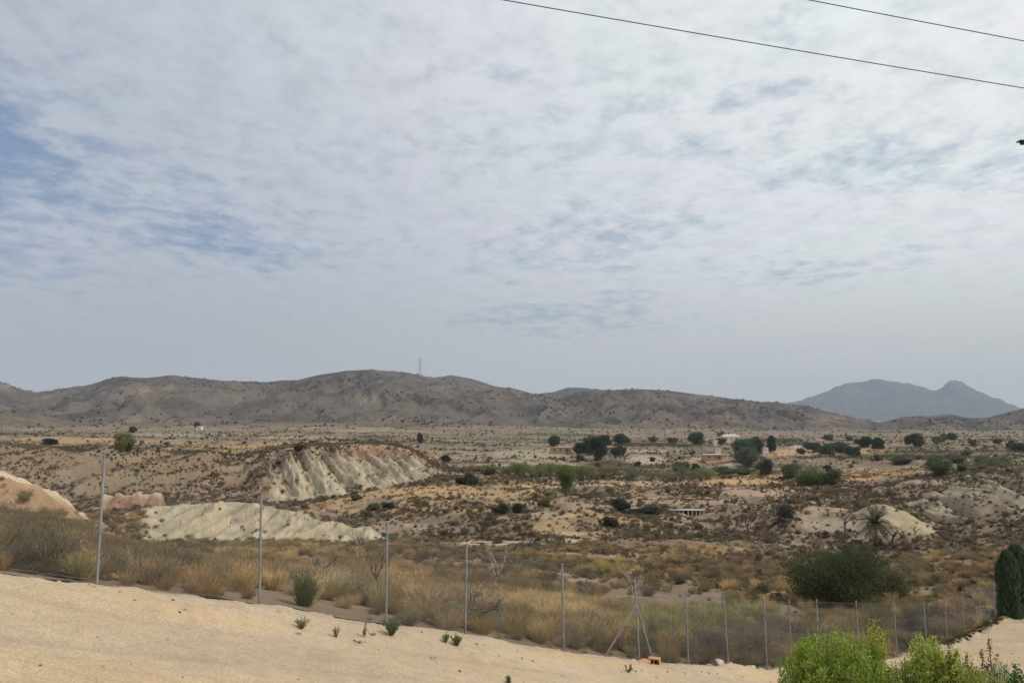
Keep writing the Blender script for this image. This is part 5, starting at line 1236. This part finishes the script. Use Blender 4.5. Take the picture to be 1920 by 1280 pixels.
# weeds on the sand ------------------------------------------------------
def weed(px, py, wpx, hpx, col, label, seed, n=14, leafpx=4.0, kindn='weed'):
    p = hit(px, py); s = p[1] / F; g = np.random.RandomState(seed); W_ = wpx * s; H = hpx * s
    Ps = []; Ds = []; mb = MB()
    for i in range(n):
        an = g.uniform(0, 6.283); e = np.array([math.cos(an) * W_ / 2 * g.uniform(.2, 1), math.sin(an) * W_ / 2 * g.uniform(.2, 1), H * g.uniform(.55, 1)])
        m_ = int(16); t_ = g.uniform(.15, 1, m_); Ps.append(t_[:, None] * e * np.array([1, 1, 1]) + g.normal(size=(m_, 3)) * .012); Ds.append(unit(g.normal(size=(m_, 3)) + e / np.linalg.norm(e)))
        mb.tube([(0, 0, -.02), tuple(e)], [.006, .003], 4, False)
    P_ = np.concatenate(Ps); P_[:, 2] = P_[:, 2].clip(.01); D_ = np.concatenate(Ds)
    root = link(kindn, None, loc=p, label=label, cat='weed')
    o = link('foliage', leaf_mesh('weed_leaves', leaves(P_, D_, leafpx * s * g.uniform(.6, 1.2, len(P_)), leafpx * s * .5, g), g.rand(len(P_)), LO), root); o.color = (*col, 1)
    mb.build('stem', M_BARK, root)
weed(566, 1178, 36, 20, (0.27, 0.30, 0.17), 'sprawling grey-green weed on the sand, farthest left', 801, 18)
weed(631, 1196, 16, 22, (0.27, 0.30, 0.15), 'small upright weed on the sand right of the sprawling one', 803, 7)
weed(683, 1194, 14, 26, (0.26, 0.31, 0.13), 'slim upright green weed left of the bushy green weed', 805, 7)
weed(735, 1195, 40, 34, (0.17, 0.24, 0.09), 'bushy green weed on the sand below the third post, tallest of all', 807, 46)
weed(836, 1206, 18, 14, (0.20, 0.27, 0.10), 'small green weed touching the larger low weed on its right', 809, 16)
weed(857, 1211, 28, 18, (0.15, 0.23, 0.075), 'low dense green weed on the sand below the fourth post', 811, 34)
weed(1178, 1260, 16, 14, (0.17, 0.18, 0.10), 'tiny sparse weed beside the dark stones on the lower sand', 813, 6)
weed(954, 1281, 20, 12, (0.13, 0.17, 0.07), 'small weed cut by the bottom edge of the sand', 815, 12)
for (px, py, sd, lab) in ((700, 1191, 821, 'curled dry leaf scrap on the sand left of the bushy weed'), (673, 1208, 823, 'brown crumpled leaf on the sand below the slim weed'), (809, 1235, 825, 'pale dry leaf standing alone on the lower sand')):
    p = hit(px, py); g = np.random.RandomState(sd); s = p[1] / F; P_ = g.normal(size=(14, 3)) * np.array([4, 4, 1.5]) * s; P_[:, 2] = abs(P_[:, 2]) + .01
    o = link('dry_leaf', leaf_mesh('dry_leaf', leaves(P_, unit(g.normal(size=(14, 3))), 6 * s, 3 * s, g), g.rand(14), LO), loc=p, label=lab, cat='dead leaf'); o.color = (0.30, 0.17, 0.10, 1) if sd < 825 else (.42, .36, .28, 1)

# rocks ------------------------------------------------------------------
def berm_pos(px, back):
    """a point on the bank just in front of the fence"""
    t = (px - 960) / F * 0.972; y = float(fence_Y(t)) - back; return np.array([t * y, y, float(ground_z(t * y, y))])
RK = [(rock_mesh('rock_a', 51, M_ROCK, 3)), rock_mesh('rock_b', 53, M_ROCK, 3)]; DK = rock_mesh('dark_clod', 57, M_DARKSTONE, 2)
def stone(px, py, wpx, hpx, me, label, seed, y=None, group=None, name='rock'):
    t = (px - 960) / F
    p = berm_pos(px, y) if (y is not None and y < 3) else hit(px, py) if y is None else np.array([unproj(px, py, y)[0], y, float(ground_z(unproj(px, py, y)[0], y))]); s = p[1] / F
    o = link(name, me, loc=p + np.array([0, 0, .02 * hpx * s]), rot=(0, 0, seed), label=label, cat='stone', group=group); o.scale = (wpx * s, wpx * s * .8, hpx * s * 1.7)
for a in [(1346, 1233, 24, 16, RK[0], 'pale pointed boulder at the foot of the fence, biggest of the row', 1.0, 25.6), (1366, 1233, 18, 11, RK[1], 'pale boulder under the eighth fence post', 2.2, 26.1),
          (1328, 1233, 15, 8, RK[1], 'flat pale stone left of the pointed boulder', 2.9, 25.2), (1382, 1234, 13, 7, RK[0], 'flat grey stone right of the eighth post', 0.4, 26.6),
          (1404, 1233, 22, 8, RK[1], 'pinkish flat stone left of the ninth post', 4.0, 26.9), (1424, 1233, 12, 8, RK[0], 'small grey stone just left of the ninth post', 5.0, 27.2),
          (1186, 1220, 14, 8, RK[0], 'pale stone just left of the braced post foot', 0.5, 22.0), (617, 1138, 16, 6, RK[1], 'white flat stone under the wire between second and third posts', 3.0, 16.6),
          (1458, 1230, 16, 6, RK[1], 'white flat stone right of the ninth post', 6.0, 28.0), (1468, 1229, 12, 5, RK[0], 'small white stone farther right of the ninth post', 6.6, 28.6),
          (1882, 1146, 8, 6, RK[0], 'small white stone by the cypress foot', 1.4, 47.0)]:
    stone(a[0], a[1], a[2] * 1.15, a[3] * 1.3, *a[4:7], y=.55)
for k, (px, py, wd_) in enumerate([(336, 1147, 8), (252, 1125, 5), (1165, 1261, 4), (1191, 1259, 6), (1203, 1258, 4), (1251, 1261, 5), (1285, 1262, 5), (1315, 1262, 4), (1329, 1261, 5), (1345, 1262, 4), (1232, 1272, 4), (1268, 1249, 4), (224, 1110, 5), (710, 1218, 4), (862, 1203, 4)]):
    stone(px, py, wd_, wd_ * .5, DK, ['lone dark clod on the left sand', 'small dark clod up slope of the lone one'][k] if k < 2 else 'tiny dark clod lying on the pale sand', k * 1.3, group='dark clods on the sand', name='clod')
g = np.random.RandomState(77)
for k in range(34):
    px = g.uniform(1786, 1850) ; f_ = (px - 1786) / 64; py = 1172 - 38 * f_ + g.uniform(-10, 8)
    stone(px, py, g.uniform(4, 9), g.uniform(3, 5), RK[k % 2], 'pale stone in the heap behind the wire beside the path', k * 1.1, y=44 + 7 * f_ + g.uniform(-.5, 2.5), group='pale stones heaped near the path')

# hollow brick and broken tile -------------------------------------------
p = berm_pos(1226, .8); br = link('hollow_brick', None, loc=p, rot=(0, 0, -0.35), label='orange hollow clay brick lying at the foot of the braced post', cat='brick')
mb = MB()
W_, H_, D_ = .30, .16, .24; th = .02
mb.box((-.0, 0, th / 2), (W_, D_, th)); mb.box((0, 0, H_ - th / 2), (W_, D_, th))
for xx in (-W_ / 2 + th / 2, 0, W_ / 2 - th / 2): mb.box((xx, 0, H_ / 2), (th, D_, H_ - 2 * th))
mb.box((0, D_ * .3, H_ / 2), (W_ - .05, .01, H_ - 2 * th))
mb.build('brick_shell', M_CLAY, br)
p = berm_pos(1206, .7) + np.array([0, 0, .02]); mb = MB().box((0, 0, .03), (.34, .2, .07), .3); mb.build('brick_slab', M_CLAY, loc=p, rot=(.1, .05, .5), label='flat orange brick slab left of the hollow brick', cat='brick')
p = hit(194, 1084); mb = MB(); mb.tube([(-.28, 0, 0), (-.1, .05, .03), (.12, .04, .035), (.30, 0, 0)], [.05, .08, .075, .03], 7); mb.build('broken_tile', M_CLAY, loc=p, smooth=True, label='broken orange clay slab under the first fence post', cat='tile')

# ------------------------------------------------------------------ fence
HGT = [float(np.interp(k, [0, 3, 4, 25], [2.0, 2.0, 2.0, 1.95])) for k in range(len(posts))]
fence = link('chain_link_fence', None, loc=posts[8], label='long grey chain link fence with steel posts along the sandy yard', cat='fence')
off = posts[8]
tops = []
for k, p in enumerate(posts):
    z0 = float(ground_z(p[0], p[1])); i = k - 3
    if 0 <= i < len(PTOP_PX): q = unproj(PTOP_PX[i][0], PTOP_PX[i][1], p[1])
    else: q = np.array([p[0], p[1], p[2] + 1.95])
    tops.append(q)
    b_ = np.array([p[0], p[1], min(z0, p[2]) - .25]); mb = MB()
    mb.tube([b_ - off, (b_ * .5 + q * .5) - off, q - off], .0245, 8)
    mb.tube([q - off - [0, 0, .012], q - off + [0, 0, .02]], .031, 8)
    mb.build('post', M_POST, fence, smooth=False)
for i, (ax, ay, bx_, by_) in {5: (1133, 1214, 1228, 1224), 10: (1519, 1216, 1550, 1216), 13: (1721, 1208, 1757, 1206)}.items():
    p = posts[i + 3]; q = tops[i + 3]; m_ = p + (q - p) * .66
    for (fx, fy_, yo) in ((ax, ay, -0.3), (bx_, by_, .35)):
        e = unproj(fx, fy_, p[1] + yo); e[2] = float(ground_z(e[0], e[1])) - .05
        if i > 9:
            dd = (posts[i + 3 + (1 if fx > p[0] * F / p[1] + 960 else -1)] - p); dd[2] = 0; dd /= np.linalg.norm(dd); e = p + dd * 1.15; e[2] = float(ground_z(e[0], e[1])) - .05
        MB().tube([m_ - off, e - off], .027, 7).build('brace', M_POST, fence)
# woven wire: two families of thin real wires per bay
def bay(p0, q0, p1, q1):
    L = np.linalg.norm((p1 - p0)[:2]); H = (np.linalg.norm(q0 - p0) + np.linalg.norm(q1 - p1)) / 2
    gp = 0.055 if p0[1] < 30 else 0.075
    def S(s, h): return (p0 * (1 - s / L) + p1 * (s / L)) * (1 - h / H) + (q0 * (1 - s / L) + q1 * (s / L)) * (h / H)
    V = []; r = 0.0011 if p0[1] < 30 else 0.0009
    yo = np.cross((p1 - p0) / L, [0, 0, 1.0])
    for fam in (1, -1):
        for c in np.arange(-H, L + H, gp):
            if fam == 1: s0, h0, s1, h1 = c, 0, c + H, H
            else: s0, h0, s1, h1 = c, H, c + H, 0
            if s1 < 0 or s0 > L: continue
            if s0 < 0: h0 = h0 + (h1 - h0) * (0 - s0) / (s1 - s0); s0 = 0
            if s1 > L: h1 = h0 + (h1 - h0) * (L - s0) / (s1 - s0); s1 = L
            a = S(s0, h0) - off; b = S(s1, h1) - off; d = (b - a); d /= np.linalg.norm(d) + 1e-9; n1_ = np.cross(d, yo); n1_ /= np.linalg.norm(n1_)
            for k in range(3):
                t = 2.0944 * k + .3; o_ = (n1_ * math.cos(t) + yo * math.sin(t)) * r; V.append((a + o_, b + o_))
    return V
Vw = []; Fw = []
mbw = MB()
for k in range(len(posts) - 1):
    g0 = posts[k].copy(); g1 = posts[k + 1].copy(); g0[2] = float(ground_z(g0[0], g0[1])) + .05; g1[2] = float(ground_z(g1[0], g1[1])) + .05
    V_ = bay(g0, tops[k] - [0, 0, .06], g1, tops[k + 1] - [0, 0, .06]); b0 = len(Vw)
    for (a, b) in V_: Vw += [a, b]
    for w_ in range(len(V_) // 3):
        i0 = b0 + w_ * 6
        for e in range(3):
            i1 = i0 + 2 * e; i2 = i0 + 2 * ((e + 1) % 3); Fw.append((i1, i2, i2 + 1, i1 + 1))
    for f in (0.03, 0.5, 0.97):
        mbw.tube([g0 + (tops[k] - g0) * f - off, (g0 + (tops[k] - g0) * f) * .5 + (g1 + (tops[k + 1] - g1) * f) * .5 - off - [0, 0, .01], g1 + (tops[k + 1] - g1) * f - off], .0022, 4, False)
link('wire_mesh', mesh_np('wire_mesh', np.array(Vw), np.array(Fw), M_WIRE), fence)
mbw.build('tension_wire', M_WIRE, fence)
# hose along the foot of the fence
pts = []
for k in range(1, 9):
    for f in np.linspace(0, 1, 7)[:-1]:
        q = posts[k] * (1 - f) + posts[k + 1] * f; d = (posts[k + 1] - posts[k])[:2]; nrm = np.array([d[1], -d[0]]) / np.linalg.norm(d)
        q2 = q[:2] + nrm * (.10 + .05 * math.sin(k * 2.1 + f * 5)); pts.append((q2[0], q2[1], float(ground_z(*q2)) + .035 + .02 * math.sin(k * 3 + f * 9)))
MB().tube(pts, .022, 7).build('irrigation_hose', M_HOSE, smooth=True, label='black irrigation hose running along the foot of the fence', cat='hose')

# ------------------------------------------------------------------ overhead cables and lamp
for nm, a, b, lab in (('power_cable', (600, -60, 24), (2500, 258, 30), 'longer overhead cable crossing the upper right sky'), ('power_cable', (1100, -82, 24), (2600, 200, 30), 'shorter overhead cable in the top right corner')):
    A_ = unproj(*a); B_ = unproj(*b); pts = []
    for t in np.linspace(0, 1, 41):
        q = A_ * (1 - t) + B_ * t; q[2] -= .10 * 4 * t * (1 - t); pts.append(q)
    MB().tube(pts, .0165, 6).build(nm, M_CABLE, smooth=True, label=lab, cat='cable', group='overhead cables')
q = unproj(1908, 266, 14.0); px0 = unproj(1990, 262, 14.0); lam = link('street_lamp', None, loc=(px0[0], 14.0, float(ground_z(px0[0], 14.0))), label='tip of a dark lamp head poking in at the right edge of the sky', cat='street lamp')
o0 = np.array([px0[0], 14.0, float(ground_z(px0[0], 14.0))]); hz = q[2] - o0[2]
MB().tube([(0, 0, -.2), (0, 0, hz * .6), (0, 0, hz + .02)], [.06, .05, .04], 10).build('pole', M_LAMP, lam, smooth=True)
MB().tube([(0, 0, hz + .02), (-.35, 0, hz + .04)], .02, 8).build('arm', M_LAMP, lam, smooth=True)
mb = MB(); hx = q[0] - o0[0]; mb.box((hx + .25, 0, hz + .01), (.5, .13, .016), 0, .96); mb.box((hx + .10, 0, hz - .022), (.075, .08, .05), 0, 1.6 if False else 1.0)
mb.build('lamp_head', M_LAMP, lam)

# ------------------------------------------------------------------ buildings
def house(px, py, wpx, hpx, roofpx, wall, roof, label, cat='house', nwin=2, deep=7, rz=0.0, porch=False, name='house', door=True, ext=None):
    p = hit(px, py); s = p[1] / F; W_ = wpx * s; H_ = hpx * s; D_ = deep; rh = roofpx * s; p[2] += 0.9
    root = link(name, None, loc=(p[0], p[1] + D_ / 2, p[2]), rot=(0, 0, rz), label=label, cat=cat)
    mb = MB().box((0, 0, H_ / 2 - 1.4), (W_, D_, H_ + 2.8)); mb.build('wall', wall, root)
    if rh > 0.1:
        m = MB(); e = .35; z = H_; v = [(-W_/2-e, -D_/2-e, z), (W_/2+e, -D_/2-e, z), (W_/2+e, D_/2+e, z), (-W_/2-e, D_/2+e, z), (-W_/2+D_*.3, 0, z+rh), (W_/2-D_*.3, 0, z+rh)]
        m.v = v; m.f = [(0, 1, 5, 4), (1, 2, 5), (2, 3, 4, 5), (3, 0, 4), (0, 3, 2, 1)]
        m.build('roof', roof, root)
    else: MB().box((0, 0, H_ + .08), (W_ + .3, D_ + .3, .16)).build('roof', roof, root)
    for i in range(nwin):
        x = -W_ / 2 + W_ * (i + .7) / (nwin + .6); wn = MB().box((x, -D_ / 2 - .02, H_ * .55), (min(1.0, W_ * .16), .08, H_ * .34)).build('window', M_GLASS, root)
        MB().box((x, -D_ / 2 - .05, H_ * .55 - H_ * .18), (min(1.2, W_ * .19), .12, .08)).build('sill', M_CONC, wn)
    if door: MB().box((W_ * .32, -D_ / 2 - .02, H_ * .36), (min(1.0, W_ * .15), .09, H_ * .72)).build('door', M_HOLE, root)
    if porch:
        MB().box((W_ / 2 + 1.2, -D_ / 2 + 1.2, H_ * .95), (2.6, 2.6, .16)).build('porch_roof', wall, root)
        MB().box((W_ / 2 + 2.2, -D_ / 2 + .2, H_ * .46), (.35, .35, H_ * .95)).build('column', M_WHITE, root)
    return root
house(1371, 830, 34, 9, 5, M_CREAM, M_PALEROOF, 'cream house with pale low roof above the tall dark trees', nwin=3, deep=9, rz=.15)
house(1343, 836, 7, 8, 0, M_WHITE, M_WHITE, 'small white cube building left of the cream house', nwin=0, deep=3)
house(1338, 865, 34, 8, 0, M_OCHRE, M_CREAM, 'low pink-orange house with a white porch column', nwin=2, deep=7, porch=True)
house(1347, 850, 9, 6, 0, M_WHITE, M_WHITE, 'tiny white outbuilding just above the low pink-orange house', 'outbuilding', nwin=1, deep=3, door=False)
house(1437, 851, 8, 8, 0, M_WHITE, M_WHITE, 'small white hut at the foot of the dark upright tree', 'hut', nwin=1, deep=3, door=False)
house(1507, 843, 6, 6, 2, M_WHITE, M_ROOF, 'small white gatehouse left of the green hedge', 'gatehouse', nwin=1, deep=3, door=False)
house(1540, 836, 16, 8, 3, M_CREAM, M_ROOF, 'far cream house half hidden behind the green hedge', nwin=2, deep=6)
house(1144, 851, 17, 10, 2.5, M_OCHRE, M_ROOF, 'ochre house among the dark pines', nwin=2, deep=6)
house(1052, 851, 40, 9, 0, M_OCHRE, M_OCHRE, 'long low ochre farm ruin left of the dark pines', nwin=3, deep=7)
house(372, 807, 9, 4, 1.5, M_WHITE, M_PALEROOF, 'tiny white house far away below the left hills', nwin=1, deep=8)
house(920, 833, 17, 3, 0, M_CONC, M_CONC, 'low flat concrete store on the far terraces', 'shed', nwin=0, deep=5)
house(1255, 812, 10, 3, 1, M_WHITE, M_PALEROOF, 'tiny pale far building under the middle hills', nwin=1, deep=8)
# open-fronted white shed on the slope
p = hit(1290, 967); s = p[1] / F; W_ = 64 * s; H_ = 9 * s; shd = link('white_shed', None, loc=(p[0], p[1] + 1, p[2]), rot=(0, 0, -.05), label='long low white shed with dark open bays on the slope', cat='shed')
MB().box((0, .9, H_ / 2 - .3), (W_, .12, H_ + .6)).build('back_wall', M_CONC, shd)
mb = MB(); mb.box((0, 0, H_ + .05), (W_ + .2, 2.0, .14)); mb.build('roof', M_CONC, shd)
xs = [-.47, -.36, -.25, -.12, .02, .14, .25, .35, .47]
for x in xs: MB().box((x * W_, -.85, H_ / 2 - .3), (.26, .12, H_ + .58)).build('pillar', M_CONC, shd)
for k, x in enumerate([-.305, -.19, .08, .19, .30]): MB().box((x * W_, -.1, H_ / 2 - .2), (.55, .9, H_ * .85)).build('bay_shade', M_HOLE if k % 2 else M_GLASS, shd)  # solid dark blocks stand in for the shade inside the open bays

# pylon on the ridge -----------------------------------------------------
hpx, HX, HY, HZ = HILLS[0]; c = int(np.argmin(abs(hpx - 788))); rr = 149
base = np.array([HX[rr, c], HY[rr, c], HZ[rr, c]]); top_z = float(zat(671.5, base[1])); H_ = top_z - base[2] + 1
pyl = link('power_pylon', None, loc=base - np.array([0, 0, 1.0]), label='lattice electricity pylon standing on the crest of the hill', cat='pylon')
H_ += 1; wb, wt = 4.6, 1.0; th = .34
mb = MB()
def hw(z): return wb + (wt - wb) * min(1, z / (H_ * .55)) if z < H_ * .55 else wt
lv_ = list(np.linspace(0, H_ * .55, 6)) + list(np.linspace(H_ * .55, H_ - 1, 7))[1:]
for sx_ in (-1, 1):
    for sy_ in (-1, 1):
        mb.tube([(sx_ * hw(z) , sy_ * hw(z), z) for z in lv_], th * .6, 4)
mb.build('tower_leg', M_PYLON, pyl)
mb = MB()
for k in range(len(lv_) - 1):
    a, b = lv_[k], lv_[k + 1]
    for fx, fy_ in ((1, 0), (0, 1)):
        for sg in (-1, 1):
            pa = lambda sgn, z: ((sgn * hw(z), sg * hw(z), z) if fx else (sg * hw(z), sgn * hw(z), z))
            mb.tube([pa(-1, a), pa(1, b)], th * .3, 3); mb.tube([pa(1, a), pa(-1, b)], th * .3, 3)
mb.build('lattice', M_PYLON, pyl)
for z, w_ in ((H_ - 2, 8.0), (H_ - 12, 6.5), (H_ - 21, 7.5)):
    m = MB(); 
    for sg in (-1, 1):
        m.tube([(0, -1, z), (sg * w_, 0, z)], th * .5, 4); m.tube([(0, 1, z), (sg * w_, 0, z)], th * .5, 4); m.tube([(0, 0, z + 2.6), (sg * w_, 0, z)], th * .5, 4)
        m.tube([(sg * w_, 0, z), (sg * w_, 0, z - 2.4)], th * .35, 4)
    m.build('crossarm', M_PYLON, pyl)
MB().box((0, 0, .3), (13, 11, 1.8)).build('footing', M_CONC, pyl)

# ------------------------------------------------------------------ haze
hz, n, b = material('air_haze'); n.n.clear()
pv = n.new('ShaderNodeVolumePrincipled'); pv.inputs['Color'].default_value = (0.70, 0.82, 1.0, 1); pv.inputs['Density'].default_value = 5.8e-5; pv.inputs['Anisotropy'].default_value = 0.0
o_ = n.new('ShaderNodeOutputMaterial'); n.l.new(pv.outputs[0], o_.inputs['Volume'])
zlo = float(ZG.min()) - 2; zlo = min(zlo, -60.0)
MB().box((0, 7300, (zlo + 760) / 2), (47000, 15000, 760 - zlo)).build('haze', hz, kind='stuff')
